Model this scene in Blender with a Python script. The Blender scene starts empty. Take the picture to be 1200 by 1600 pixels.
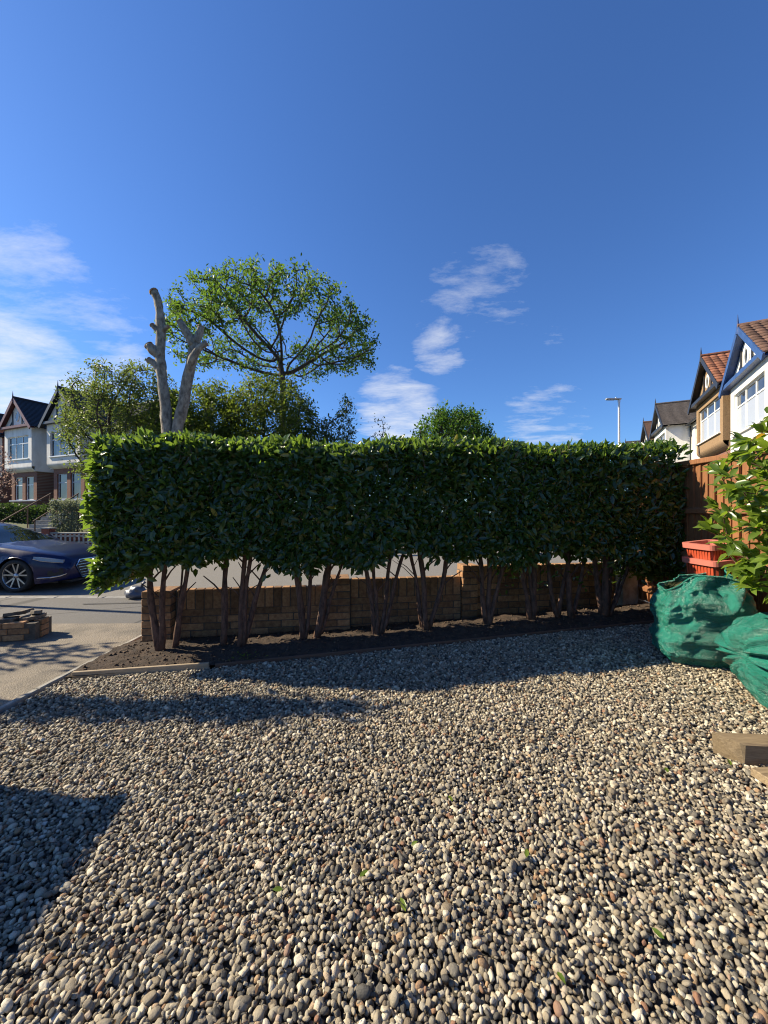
import bpy, bmesh, math, random
import numpy as np
from mathutils import Vector, Matrix, Quaternion, noise as mn

random.seed(7)
RNG = np.random.default_rng(11)
scene = bpy.context.scene
COL = scene.collection

# ------------------------------------------------------------------ camera
cam = bpy.data.cameras.new('camera')
cam.sensor_fit = 'HORIZONTAL'; cam.sensor_width = 36.0; cam.lens = 18.0
cam.clip_start = 0.05; cam.clip_end = 2000
camo = bpy.data.objects.new('camera', cam); COL.objects.link(camo)
camo.location = (0, 0, 1.5); camo.rotation_euler = (math.radians(90), 0, 0)
scene.camera = camo

# ------------------------------------------------------------------ sun + sky
SUN = Vector((-1.45, 0.26, 1.0)).normalized()
EL = math.asin(SUN.z); AZ = math.atan2(SUN.x, SUN.y)
sl = bpy.data.lights.new('sun', 'SUN'); sl.energy = 5.0; sl.angle = math.radians(0.5); sl.color = (1.0, 0.875, 0.65)
so = bpy.data.objects.new('sun', sl); COL.objects.link(so)
so.rotation_euler = SUN.to_track_quat('Z', 'Y').to_euler(); so.location = (-30, 6, 25)
scene.view_settings.view_transform = 'Standard'; scene.view_settings.look = 'None'
scene.view_settings.exposure = 1.02; scene.view_settings.gamma = 1.0
scene.view_settings.use_curve_mapping = False
scene.cycles.filter_width = 1.1

world = bpy.data.worlds.new('World'); scene.world = world; world.use_nodes = True

class NT:
    """tiny node-tree helper"""
    def __init__(s, tree): s.t = tree; s.n = tree.nodes; s.l = tree.links
    def new(s, typ, **kw):
        n = s.n.new(typ)
        for k, v in kw.items(): setattr(n, k, v)
        return n
    def link(s, a, b): s.l.new(a, b)
    def setin(s, sock, v):
        if isinstance(v, bpy.types.NodeSocket): s.link(v, sock)
        else: sock.default_value = v
    def math(s, op, a, b=None, clamp=False):
        n = s.new('ShaderNodeMath', operation=op, use_clamp=clamp); s.setin(n.inputs[0], a)
        if b is not None: s.setin(n.inputs[1], b)
        return n.outputs[0]
    def vmath(s, op, a, b=None):
        n = s.new('ShaderNodeVectorMath', operation=op); s.setin(n.inputs[0], a)
        if b is not None: s.setin(n.inputs[1], b)
        return n
    def rng(s, v, a, b, c=0.0, d=1.0, smooth=True):
        n = s.new('ShaderNodeMapRange'); n.interpolation_type = 'SMOOTHSTEP' if smooth else 'LINEAR'
        s.setin(n.inputs[0], v); n.inputs[1].default_value = a; n.inputs[2].default_value = b
        n.inputs[3].default_value = c; n.inputs[4].default_value = d
        return n.outputs[0]
    def noise(s, vec, scale, detail=4, rough=0.55, dist=0.0):
        n = s.new('ShaderNodeTexNoise'); n.inputs['Scale'].default_value = scale
        n.inputs['Detail'].default_value = detail; n.inputs['Roughness'].default_value = rough
        n.inputs['Distortion'].default_value = dist
        if vec is not None: s.link(vec, n.inputs['Vector'])
        return n.outputs['Fac']
    def ramp(s, fac, stops, const=False):
        n = s.new('ShaderNodeValToRGB'); s.setin(n.inputs[0], fac)
        e = n.color_ramp.elements
        if const: n.color_ramp.interpolation = 'CONSTANT'
        while len(e) > 1: e.remove(e[-1])
        for i, (p, c) in enumerate(stops):
            q = e[0] if i == 0 else e.new(p)
            q.position = p; q.color = (*c, 1)
        return n.outputs[0]
    def mix(s, fac, a, b, blend='MIX'):
        n = s.new('ShaderNodeMix', data_type='RGBA', blend_type=blend)
        s.setin(n.inputs[0], fac)
        s.setin(n.inputs[6], a if isinstance(a, bpy.types.NodeSocket) else (*a, 1))
        s.setin(n.inputs[7], b if isinstance(b, bpy.types.NodeSocket) else (*b, 1))
        return n.outputs[2]

def build_world():
    t = NT(world.node_tree); t.n.clear()
    out = t.new('ShaderNodeOutputWorld'); bg = t.new('ShaderNodeBackground'); bg.inputs[1].default_value = 0.054
    sky = t.new('ShaderNodeTexSky', sky_type='NISHITA'); sky.sun_disc = False
    sky.sun_elevation = EL; sky.sun_rotation = AZ
    sky.altitude = 0; sky.air_density = 1.15; sky.dust_density = 0.35; sky.ozone_density = 3.0
    tc = t.new('ShaderNodeTexCoord'); d = tc.outputs['Generated']
    sep = t.new('ShaderNodeSeparateXYZ'); t.link(d, sep.inputs[0])
    z = t.math('MAXIMUM', sep.outputs[2], 0.03)
    zz = t.math('ADD', z, 0.10)
    comb = t.new('ShaderNodeCombineXYZ')
    t.link(t.math('DIVIDE', sep.outputs[0], zz), comb.inputs[0]); t.link(t.math('DIVIDE', sep.outputs[1], zz), comb.inputs[1])
    # thin streaky cloud sheet, seen in perspective
    mp = t.new('ShaderNodeMapping'); t.link(comb.outputs[0], mp.inputs[0]); mp.inputs['Scale'].default_value = (.72, 1.15, 1); mp.inputs['Rotation'].default_value = (0, 0, 0.35)
    fine = t.noise(mp.outputs[0], 3.4, 10, 0.66, 0.18)
    big = t.noise(d, 3.2, 3, 0.5)
    def blob(px, py, deg_in, deg_out):
        c = Vector(((px - 600) / 600, 1, (800 - py) / 600)).normalized()
        dt = t.vmath('DOT_PRODUCT', d, tuple(c)).outputs['Value']
        return t.rng(dt, math.cos(math.radians(deg_out)), math.cos(math.radians(deg_in)))
    masks = [(blob(735, 465, 2, 13), .84), (blob(685, 550, 1, 6), 1.05), (blob(860, 560, 1, 6), .62), (blob(560, 470, 0, 4), .5),
             (blob(620, 645, 3, 9), 1.25), (blob(850, 665, 3, 9), .85), (blob(50, 430, 2, 9), .86), (blob(120, 540, 3, 12), .92),
             (blob(10, 610, 5, 12), 1.3), (blob(160, 480, 2, 6), .7), (blob(-350, 560, 6, 22), .9), (blob(1500, 650, 5, 20), .6)]
    tot = None
    for m, w in masks:
        v = t.math('MULTIPLY', m, w); tot = v if tot is None else t.math('MAXIMUM', tot, v)
    # sparse cloud low down all round, so that the sky goes on beyond the frame
    behind = t.math('MULTIPLY', t.rng(sep.outputs[1], 0.1, -0.3), t.rng(big, 0.5, 0.7))
    low = t.math('MULTIPLY', behind, t.rng(z, 0.75, 0.2))
    tot = t.math('MAXIMUM', tot, low)
    thr = t.math('SUBTRACT', 0.86, t.math('MULTIPLY', tot, 0.46))
    cl = t.math('DIVIDE', t.math('SUBTRACT', fine, thr), 0.50, clamp=True)
    cl = t.math('MULTIPLY', cl, t.rng(tot, 0.0, 0.35))
    cl = t.math('MULTIPLY', t.math('POWER', cl, 1.0), 1.0, clamp=True)
    tint = t.mix(1.0, sky.outputs[0], (.65, 1.0, 1.55), 'MULTIPLY')     # the photograph's colder white balance
    col = t.mix(cl, tint, (8.6, 8.8, 9.2))
    t.link(col, bg.inputs[0]); t.link(bg.outputs[0], out.inputs[0])
build_world()

# ------------------------------------------------------------------ materials
MATS = {}
def material(name):
    m = bpy.data.materials.new(name); m.use_nodes = True; t = NT(m.node_tree); t.n.clear()
    out = t.new('ShaderNodeOutputMaterial'); p = t.new('ShaderNodeBsdfPrincipled'); t.link(p.outputs[0], out.inputs[0])
    MATS[name] = m; return m, t, p, out
def bump(t, p, h, strength, dist):
    b = t.new('ShaderNodeBump'); b.inputs['Strength'].default_value = strength; b.inputs['Distance'].default_value = dist
    t.link(h, b.inputs['Height']); t.link(b.outputs[0], p.inputs['Normal'])
def coords(t, which='Object'):
    return t.new('ShaderNodeTexCoord').outputs[which]
def geo_pos(t): return t.new('ShaderNodeNewGeometry').outputs['Position']
def objrand(t): return t.new('ShaderNodeObjectInfo').outputs['Random']

def simple(name, c1, c2=None, scale=3.0, rough=0.7, bstr=0.0, bscale=60, bdist=0.01, var=0.0, spec=0.5, metal=0.0, detail=5, world_space=True, lo=.35, hi=.65, stretch=None):
    m, t, p, out = material(name)
    v = geo_pos(t) if world_space else coords(t)
    if stretch:
        mp = t.new('ShaderNodeMapping'); t.link(v, mp.inputs[0]); mp.inputs['Scale'].default_value = stretch; v = mp.outputs[0]
    if c2 is None: c2 = tuple(x * 0.75 for x in c1)
    col = t.ramp(t.noise(v, scale, detail, 0.62), [(lo, c2), (hi, c1)])
    if var:
        h = t.new('ShaderNodeHueSaturation'); t.link(col, h.inputs['Color'])
        t.link(t.rng(objrand(t), 0, 1, 1 - var, 1 + var, False), h.inputs['Value']); col = h.outputs[0]
    t.link(col, p.inputs['Base Color']); p.inputs['Roughness'].default_value = rough
    p.inputs['Specular IOR Level'].default_value = spec; p.inputs['Metallic'].default_value = metal
    if bstr: bump(t, p, t.noise(v, bscale, 6, 0.65), bstr, bdist)
    return m

def leaf_mat(name, dark, light, translucent, tr=0.4, rough=0.35, spec=0.5, yellow=None):
    m, t, p, out = material(name)
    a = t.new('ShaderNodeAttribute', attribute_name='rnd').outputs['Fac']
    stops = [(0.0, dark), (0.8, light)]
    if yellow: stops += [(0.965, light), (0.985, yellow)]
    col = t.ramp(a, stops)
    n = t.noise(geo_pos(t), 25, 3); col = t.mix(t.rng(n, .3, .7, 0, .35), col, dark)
    t.link(col, p.inputs['Base Color']); p.inputs['Roughness'].default_value = rough; p.inputs['Specular IOR Level'].default_value = spec
    tb = t.new('ShaderNodeBsdfTranslucent')
    tcol = t.mix(a, tuple(x * .7 for x in translucent), translucent); t.link(tcol, tb.inputs[0])
    ms = t.new('ShaderNodeMixShader'); ms.inputs[0].default_value = tr
    t.link(p.outputs[0], ms.inputs[1]); t.link(tb.outputs[0], ms.inputs[2]); t.link(ms.outputs[0], out.inputs[0])
    return m

def build_materials():
    # pebbles : one colour per stone
    m, t, p, out = material('pebble')
    r = objrand(t); pos = coords(t)
    c = t.ramp(r, [(0, (.045, .043, .039)), (.11, (.10, .092, .078)), (.20, (.29, .245, .175)), (.30, (.15, .115, .075)), (.41, (.38, .32, .22)),
                   (.51, (.22, .19, .145)), (.61, (.48, .41, .29)), (.71, (.13, .12, .10)), (.80, (.55, .49, .36)), (.91, (.60, .54, .42)), (.935, (.22, .105, .06)), (.97, (.36, .24, .13)), (1, (.66, .61, .51))])
    n = t.noise(pos, 60, 5, .65); n2 = t.noise(pos, 260, 3)
    c = t.mix(t.rng(n, .42, .72, 0, .4), c, t.mix(.55, c, (.10, .085, .07)))
    c = t.mix(t.rng(n2, .55, .75, 0, .30), c, (.44, .39, .30))
    ns = t.noise(pos, 3.2, 6, .75); c = t.mix(t.rng(ns, .40, .78, 0, .5), c, t.mix(1.0, c, (.55, .50, .44), 'MULTIPLY'))
    t.link(c, p.inputs['Base Color']); p.inputs['Roughness'].default_value = .62; p.inputs['Specular IOR Level'].default_value = .35
    bump(t, p, t.noise(pos, 5, 6, .75), .35, .12)
    simple('gravel_base', (.055, .048, .04), (.02, .018, .015), 45, .95)
    # soil
    simple('soil', (.070, .044, .028), (.022, .014, .009), 14, .95, .9, 70, .02)
    simple('clod', (.11, .072, .047), (.04, .025, .016), 30, .95, .8, 120, .01, var=.25)
    # hard surfaces
    def tarmac(name, lo, hi, warm, crack=True):
        m, t, p, out = material(name); v = geo_pos(t)
        fine = t.noise(v, 110, 3, .7); med = t.noise(v, .9, 5, .6)
        c = t.ramp(fine, [(.33, lo), (.55, hi), (.72, tuple(x * 1.7 for x in hi))])
        c = t.mix(t.rng(med, .35, .7, 0, .45), c, warm)
        if crack:
            vo = t.new('ShaderNodeTexVoronoi', feature='DISTANCE_TO_EDGE'); vo.inputs['Scale'].default_value = .42
            t.link(v, vo.inputs['Vector'])
            c = t.mix(t.rng(vo.outputs['Distance'], .004, .012, .7, 0), c, tuple(x * .3 for x in lo))
        t.link(c, p.inputs['Base Color']); p.inputs['Roughness'].default_value = .85
        bump(t, p, fine, .5, .006)
    tarmac('road_tarmac', (.085, .080, .072), (.175, .163, .145), (.15, .14, .125), False)
    tarmac('pavement_tarmac', (.055, .052, .050), (.115, .108, .10), (.10, .092, .083))
    m, t, p, out = material('driveway_concrete'); v = geo_pos(t)
    vo = t.new('ShaderNodeTexVoronoi'); vo.inputs['Scale'].default_value = 75; t.link(v, vo.inputs['Vector'])
    c = t.ramp(t.noise(v, 85, 3, .8), [(.3, (.085, .068, .05)), (.50, (.20, .165, .125)), (.75, (.36, .315, .25))])
    c = t.mix(t.rng(t.noise(v, 1.3, 7, .7), .40, .64, 0, .7), c, (.085, .075, .062))
    t.link(c, p.inputs['Base Color']); p.inputs['Roughness'].default_value = .9; bump(t, p, vo.outputs['Distance'], .5, .01)
    simple('concrete', (.36, .34, .30), (.20, .185, .16), 9, .9, .5, 90, .006, var=.1)
    simple('rubble', (.20, .165, .125), (.075, .06, .045), 11, .95, .8, 60, .012, var=.3)
    simple('kerb', (.30, .29, .27), (.18, .17, .155), 8, .88, .4, 90, .005, var=.12)
    simple('tar', (.02, .02, .02), (.012, .012, .012), 8, .6)
    simple('earth', (.07, .085, .03), (.05, .05, .025), .3, .95)
    # bricks
    simple('buff_brick', (.34, .19, .088), (.20, .10, .046), 22, .9, .6, 140, .004, var=.42)
    simple('red_brick', (.20, .062, .038), (.12, .038, .024), 16, .9, .6, 140, .004, var=.22)
    simple('mortar', (.115, .095, .075), (.07, .058, .045), 30, .95, .5, 160, .004)
    m, t, p, out = material('far_brick')
    b = t.new('ShaderNodeTexBrick'); b.inputs['Scale'].default_value = 4.4; b.inputs['Color1'].default_value = (.21, .065, .04, 1); b.inputs['Color2'].default_value = (.14, .045, .03, 1)
    b.inputs['Mortar'].default_value = (.22, .17, .13, 1); b.inputs['Mortar Size'].default_value = .03
    mp = t.new('ShaderNodeMapping'); t.link(coords(t), mp.inputs[0]); mp.inputs['Rotation'].default_value = (math.pi / 2, 0, 0); t.link(mp.outputs[0], b.inputs[0])
    t.link(b.outputs[0], p.inputs['Base Color']); p.inputs['Roughness'].default_value = .9
    # wood
    def wood(name, c1, c2, stretch, scale=9, var=.14, rough=.75):
        m, t, p, out = material(name); tc = coords(t)
        add = t.vmath('ADD', tc, None); cb = t.new('ShaderNodeCombineXYZ'); t.link(t.math('MULTIPLY', objrand(t), 31.0), cb.inputs[0]); t.link(cb.outputs[0], add.inputs[1])
        mp = t.new('ShaderNodeMapping'); t.link(add.outputs[0], mp.inputs[0]); mp.inputs['Scale'].default_value = stretch
        n = t.noise(mp.outputs[0], scale, 7, .65, 1.2); c = t.ramp(n, [(.3, c2), (.62, c1)])
        h = t.new('ShaderNodeHueSaturation'); t.link(c, h.inputs['Color']); t.link(t.rng(objrand(t), 0, 1, 1 - var, 1 + var, False), h.inputs['Value'])
        big = t.noise(geo_pos(t), 2.3, 5, .6)
        c = t.mix(t.rng(big, .45, .75, 0, .45), h.outputs[0], tuple(x * .6 for x in c2))
        t.link(c, p.inputs['Base Color']); p.inputs['Roughness'].default_value = rough; bump(t, p, n, .35, .004)
    wood('fence_wood', (.25, .105, .038), (.14, .055, .02), (9, 9, .7))
    wood('weathered_wood', (.27, .20, .115), (.13, .09, .05), (.8, 9, 9))
    wood('batten_wood', (.42, .33, .22), (.28, .21, .13), (.6, 9, 9))
    wood('brown_board', (.16, .085, .05), (.08, .042, .026), (.6, 9, 9))
    # laurel
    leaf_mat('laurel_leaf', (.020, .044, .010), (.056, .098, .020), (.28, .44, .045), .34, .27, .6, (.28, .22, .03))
    leaf_mat('sunny_laurel_leaf', (.055, .105, .016), (.15, .21, .03), (.36, .52, .04), .40, .27, .5, (.55, .30, .02))  # brighter copy of the laurel leaf, sunlight put into its colour
    leaf_mat('tree_leaf', (.026, .054, .010), (.074, .125, .020), (.21, .36, .04), .40, .5, .3)
    leaf_mat('pale_leaf', (.035, .052, .014), (.105, .135, .036), (.24, .32, .06), .40, .5, .3)
    leaf_mat('bush_leaf', (.028, .046, .010), (.085, .115, .018), (.25, .34, .035), .40, .5, .3)
    leaf_mat('dark_leaf', (.018, .03, .011), (.045, .07, .02), (.10, .18, .03), .3, .5, .3)
    leaf_mat('round_leaf', (.018, .048, .009), (.05, .105, .016), (.15, .30, .03), .38, .5, .3)
    leaf_mat('pink_leaf', (.20, .11, .10), (.42, .30, .27), (.5, .35, .3), .4, .6, .3)
    leaf_mat('grey_leaf', (.08, .09, .06), (.20, .22, .15), (.3, .35, .2), .35, .6, .3)
    leaf_mat('litter_leaf', (.07, .035, .018), (.20, .12, .05), (.2, .15, .05), .2, .7, .2)
    simple('bark', (.095, .07, .052), (.03, .022, .017), 18, .9, .8, 60, .01, stretch=(1, 1, .35))
    simple('stem_bark', (.17, .090, .058), (.05, .026, .018), 30, .85, .7, 90, .006, stretch=(1, 1, .4))
    simple('grey_bark', (.33, .285, .225), (.11, .09, .07), 7, .9, .8, 18, .03, stretch=(1, 1, .6))
    simple('sawn_wood', (.40, .24, .13), (.22, .12, .07), 12, .85)
    simple('moss', (.10, .11, .035), (.05, .05, .02), 40, .95, 1, 90, .02)
    # houses
    simple('white_render', (.78, .765, .73), (.62, .60, .56), 1.6, .85, .25, 60, .01, detail=8, stretch=(1, 1, .35), hi=.58)
    simple('cream_render', (.70, .68, .64), (.50, .48, .44), 1.6, .85, .3, 60, .01, detail=8, stretch=(1, 1, .35), hi=.58)
    simple('pebbledash', (.36, .235, .125), (.17, .105, .055), 38, .95, .9, 50, .02)
    simple('white_paint', (.80, .80, .78), (.72, .72, .70), 4, .4)
    simple('blue_paint', (.035, .085, .24), (.025, .06, .17), 4, .4)
    simple('dark_paint', (.022, .024, .03), (.015, .016, .02), 4, .45)
    simple('maroon_paint', (.15, .045, .045), (.10, .03, .03), 4, .5)
    simple('grey_paint', (.42, .45, .50), (.34, .37, .42), 4, .5)
    simple('lead', (.12, .125, .13), (.08, .08, .085), 4, .5)
    simple('brown_tile', (.17, .09, .06), (.085, .05, .037), 12, .85, .3, 80, .004, var=.3)
    simple('orange_tile', (.28, .105, .055), (.14, .06, .035), 12, .85, .3, 80, .004, var=.35)
    simple('grey_tile', (.105, .088, .08), (.05, .043, .04), 9, .85, .3, 80, .004, var=.2)
    simple('slate', (.030, .030, .034), (.018, .018, .021), 6, .55, .2, 60, .004)
    m, t, p, out = material('window_glass')
    t.link(t.ramp(t.noise(geo_pos(t), 1.1, 2), [(.35, (.02, .024, .03)), (.65, (.07, .08, .09))]), p.inputs['Base Color']); p.inputs['Roughness'].default_value = .04; p.inputs['Specular IOR Level'].default_value = .8
    m, t, p, out = material('net_curtain')
    wv = t.new('ShaderNodeTexWave'); wv.inputs['Scale'].default_value = 5; wv.inputs['Distortion'].default_value = 1.5; t.link(coords(t), wv.inputs[0])
    t.link(t.ramp(wv.outputs[1], [(.2, (.26, .28, .31)), (.8, (.50, .52, .55))]), p.inputs['Base Color']); p.inputs['Roughness'].default_value = .12
    # car
    m, t, p, out = material('car_paint'); p.inputs['Base Color'].default_value = (.002, .005, .045, 1); p.inputs['Metallic'].default_value = .0
    p.inputs['Roughness'].default_value = .32; p.inputs['Coat Weight'].default_value = .35; p.inputs['Specular IOR Level'].default_value = .3; p.inputs['Coat Roughness'].default_value = .03
    def flat(name, c, rough, metal=0.0, spec=.5):
        m, t, p, out = material(name)
        n = t.noise(coords(t), 14, 3); t.link(t.ramp(n, [(.3, tuple(x * .9 for x in c)), (.7, c)]), p.inputs['Base Color'])
        p.inputs['Roughness'].default_value = rough; p.inputs['Metallic'].default_value = metal; p.inputs['Specular IOR Level'].default_value = spec
    flat('car_glass', (.008, .012, .012), .02, 0, .28); flat('black_plastic', (.012, .012, .013), .5); flat('rubber', (.018, .018, .018), .8)
    flat('chrome', (.62, .63, .65), .18, 1.0); flat('alloy', (.42, .42, .43), .3, .9); flat('lamp_glass', (.22, .25, .29), .08, 0, .9)
    flat('plate', (.62, .62, .56), .45); flat('steel_post', (.62, .64, .66), .4, .3); flat('lamp_head_grey', (.30, .32, .35), .5)
    flat('terracotta_plastic', (.42, .068, .028), .42); flat('pale_terracotta', (.50, .16, .12), .45); flat('grey_sack', (.11, .12, .15), .45)
    # woven green bag
    m, t, p, out = material('green_woven'); v = geo_pos(t)
    c = t.ramp(t.noise(v, 5, 5, .6), [(.3, (.008, .13, .095)), (.7, (.018, .22, .16))]); t.link(c, p.inputs['Base Color'])
    p.inputs['Roughness'].default_value = .26; p.inputs['Specular IOR Level'].default_value = .7
    vo = t.new('ShaderNodeTexVoronoi', feature='SMOOTH_F1'); vo.inputs['Scale'].default_value = 26; vo.inputs['Randomness'].default_value = 1
    t.link(v, vo.inputs['Vector'])
    hh = t.math('ADD', t.math('MULTIPLY', vo.outputs['Distance'], .9), t.math('MULTIPLY', t.noise(v, 55, 5, .75, 1.6), 1.5))
    bump(t, p, hh, .75, .018)
build_materials()
M = MATS

# ------------------------------------------------------------------ mesh helpers
def add(name, me, mat=None, parent=None, kind=None):
    o = bpy.data.objects.new(name, me); COL.objects.link(o)
    if mat is not None and len(me.materials) == 0: me.materials.append(M[mat] if isinstance(mat, str) else mat)
    if parent is not None: o.parent = parent
    if kind: o['kind'] = kind
    return o
def empty(name, loc=(0, 0, 0), rz=0.0, label=None, cat=None, group=None):
    o = bpy.data.objects.new(name, None); o.empty_display_size = .2; COL.objects.link(o); o.location = loc; o.rotation_euler = (0, 0, rz)
    if label: tag(o, label, cat, group)
    return o
def tag(o, label, cat, group=None):
    o['label'] = label; o['category'] = cat
    if group: o['group'] = group
    return o
def fast_mesh(name, V, F, smooth=True, rnd=None):
    V = np.asarray(V, np.float32); F = np.asarray(F, np.int32); k = F.shape[1]
    me = bpy.data.meshes.new(name); me.vertices.add(len(V)); me.vertices.foreach_set('co', V.ravel())
    me.loops.add(F.size); me.loops.foreach_set('vertex_index', F.ravel())
    me.polygons.add(len(F)); me.polygons.foreach_set('loop_start', np.arange(0, F.size, k, dtype=np.int32))
    me.polygons.foreach_set('loop_total', np.full(len(F), k, np.int32)); me.polygons.foreach_set('use_smooth', np.full(len(F), smooth))
    if rnd is not None:
        a = me.attributes.new('rnd', 'FLOAT', 'POINT'); a.data.foreach_set('value', np.asarray(rnd, np.float32))
    me.update(calc_edges=True); return me

class MB:
    def __init__(s): s.v = []; s.f = []
    def box(s, x0, x1, y0, y1, z0, z1):
        b = len(s.v)
        s.v += [(x, y, z) for z in (z0, z1) for y in (y0, y1) for x in (x0, x1)]
        s.f += [tuple(b + i for i in q) for q in ((0, 2, 3, 1), (4, 5, 7, 6), (0, 1, 5, 4), (1, 3, 7, 5), (3, 2, 6, 7), (2, 0, 4, 6))]
        return s
    def poly(s, pts):
        b = len(s.v); s.v += [tuple(p) for p in pts]; s.f.append(tuple(range(b, b + len(pts)))); return s
    def prism(s, pts, d):
        """closed prism: polygon pts extruded by vector d"""
        b = len(s.v); n = len(pts); s.v += [tuple(p) for p in pts] + [tuple(Vector(p) + Vector(d)) for p in pts]
        s.f.append(tuple(range(b, b + n))); s.f.append(tuple(range(b + 2 * n - 1, b + n - 1, -1)))
        for i in range(n): s.f.append((b + i, b + n + i, b + n + (i + 1) % n, b + (i + 1) % n))
        return s
    def tube(s, pts, rad, n=8, cap=True):
        pts = [Vector(p) for p in pts]
        if not hasattr(rad, '__len__'): rad = [rad] * len(pts)
        b = len(s.v); up = Vector((.31, .17, .93)).normalized(); prev = None
        for i, p in enumerate(pts):
            d = (pts[min(i + 1, len(pts) - 1)] - pts[max(i - 1, 0)]).normalized()
            if prev is None:
                a = d.orthogonal().normalized()
            else:
                a = (prev - d * prev.dot(d)).normalized()
            prev = a; c = d.cross(a)
            for k in range(n):
                th = 2 * math.pi * k / n; s.v.append(tuple(p + (a * math.cos(th) + c * math.sin(th)) * rad[i]))
        for i in range(len(pts) - 1):
            for k in range(n):
                s.f.append((b + i * n + k, b + i * n + (k + 1) % n, b + (i + 1) * n + (k + 1) % n, b + (i + 1) * n + k))
        if cap:
            s.f.append(tuple(b + k for k in reversed(range(n)))); e = b + (len(pts) - 1) * n; s.f.append(tuple(e + k for k in range(n)))
        return s
    def lathe(s, prof, n=24, axis='z', c=(0, 0, 0)):
        b = len(s.v)
        for (r, h) in prof:
            for k in range(n):
                th = 2 * math.pi * k / n; q = (r * math.cos(th), r * math.sin(th), h)
                if axis == 'y': q = (q[0], q[2], q[1])
                s.v.append((q[0] + c[0], q[1] + c[1], q[2] + c[2]))
        for i in range(len(prof) - 1):
            for k in range(n): s.f.append((b + i * n + k, b + i * n + (k + 1) % n, b + (i + 1) * n + (k + 1) % n, b + (i + 1) * n + k))
        return s
    def mesh(s, name='m', smooth=False, bevel=0.0, seg=1):
        me = bpy.data.meshes.new(name); me.from_pydata(s.v, [], s.f)
        bm = bmesh.new(); bm.from_mesh(me)
        if bevel: bmesh.ops.bevel(bm, geom=list(bm.edges), offset=bevel, segments=seg, affect='EDGES', clamp_overlap=True)
        bmesh.ops.recalc_face_normals(bm, faces=bm.faces[:]); bm.to_mesh(me); bm.free()
        if smooth:
            for p in me.polygons: p.use_smooth = len(p.vertices) <= 4
        return me
    def build(s, name, mat, parent=None, smooth=False, bevel=0.0, seg=1, kind=None):
        return add(name, s.mesh(name, smooth, bevel, seg), mat, parent, kind)

def sheet(name, xs, ys, zf, mat, kind='structure', smooth=True, parent=None):
    X, Y = np.meshgrid(xs, ys); Z = np.vectorize(zf)(X, Y); nx, ny = len(xs), len(ys)
    V = np.stack([X.ravel(), Y.ravel(), Z.ravel()], 1)
    i = np.arange(nx * ny).reshape(ny, nx); F = np.stack([i[:-1, :-1].ravel(), i[:-1, 1:].ravel(), i[1:, 1:].ravel(), i[1:, :-1].ravel()], 1)
    o = add(name, fast_mesh(name, V, F, smooth), mat, parent)
    if kind and parent is None: o['kind'] = kind
    return o

def zg(x, y=0):
    return .20 * math.tanh(x / 5.5) if x > 0 else .07 * math.tanh(x / 2.0)
ln = np.linspace

# leaf blades
LT = np.array([[0, 0, 0], [.36, 0, -.10], [.72, 0, -.11], [1, 0, -.28], [.30, .5, .10], [.68, .43, .03], [.30, -.5, .10], [.68, -.43, .03]], float)
LF = np.array([[0, 1, 4], [0, 6, 1], [4, 1, 5], [1, 2, 5], [1, 6, 7], [1, 7, 2], [5, 2, 3], [2, 7, 3]])
LT2 = np.array([[0, 0, 0], [.5, .5, .08], [1, 0, -.1], [.5, -.5, .08]], float); LF2 = np.array([[0, 1, 2], [0, 2, 3]])
def unit(a): return a / np.maximum(np.linalg.norm(a, axis=-1, keepdims=True), 1e-9)
def leaf_arrays(P, A, N, L, W, simple_leaf=False):
    T, Fc = (LT2, LF2) if simple_leaf else (LT, LF)
    A = unit(A); S = unit(np.cross(N, A)); Nn = np.cross(A, S); n = len(P); k = len(T)
    V = P[:, None, :] + A[:, None, :] * (T[None, :, 0:1] * L[:, None, None]) + S[:, None, :] * (T[None, :, 1:2] * W[:, None, None]) + Nn[:, None, :] * (T[None, :, 2:3] * L[:, None, None] * .55)
    F = Fc[None] + (np.arange(n) * k)[:, None, None]
    return V.reshape(-1, 3), F.reshape(-1, 3), k
def leaves(name, P, A, N, L, W, mat, parent, rnd=None, simple_leaf=False, kind='stuff'):
    V, F, k = leaf_arrays(P, A, N, L, W, simple_leaf)
    if rnd is None: rnd = RNG.random(len(P))
    return add(name, fast_mesh(name, V, F, True, np.repeat(rnd, k)), mat, parent, kind)
def rand_dirs(n): return unit(RNG.normal(size=(n, 3)))

def colonize(nodes, parents, att, step, infl, kill, iters):
    nodes = [np.array(p, float) for p in nodes]; parents = list(parents); att = np.array(att, float)
    near = np.full(len(att), 1e9); nid = np.zeros(len(att), int)
    def upd(i0):
        for i in range(i0, len(nodes)):
            d = np.linalg.norm(att - nodes[i], axis=1); m = d < near; near[m] = d[m]; nid[m] = i
    upd(0); alive = np.ones(len(att), bool)
    for it in range(iters):
        use = alive & (near < infl)
        if not use.any(): break
        i0 = len(nodes); new = {}
        for i in np.unique(nid[use]):
            v = att[use & (nid == i)] - nodes[i]; d = unit(v).sum(0); d += RNG.normal(0, .12, 3); nrm = np.linalg.norm(d)
            if nrm < 1e-6: continue
            nodes.append(nodes[i] + d / nrm * step); parents.append(i)
        upd(i0); alive &= near > kill
        if len(nodes) > 4000: break
    return np.array(nodes), parents
def pipe(nodes, parents, r0, ex=2.3):
    n = len(nodes); acc = np.zeros(n); kids = np.zeros(n, int)
    for i in range(n):
        if parents[i] >= 0: kids[parents[i]] += 1
    for i in range(n - 1, -1, -1):
        if kids[i] == 0: acc[i] = r0 ** ex
        if parents[i] >= 0: acc[parents[i]] += acc[i]
    return acc ** (1 / ex), kids
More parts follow.
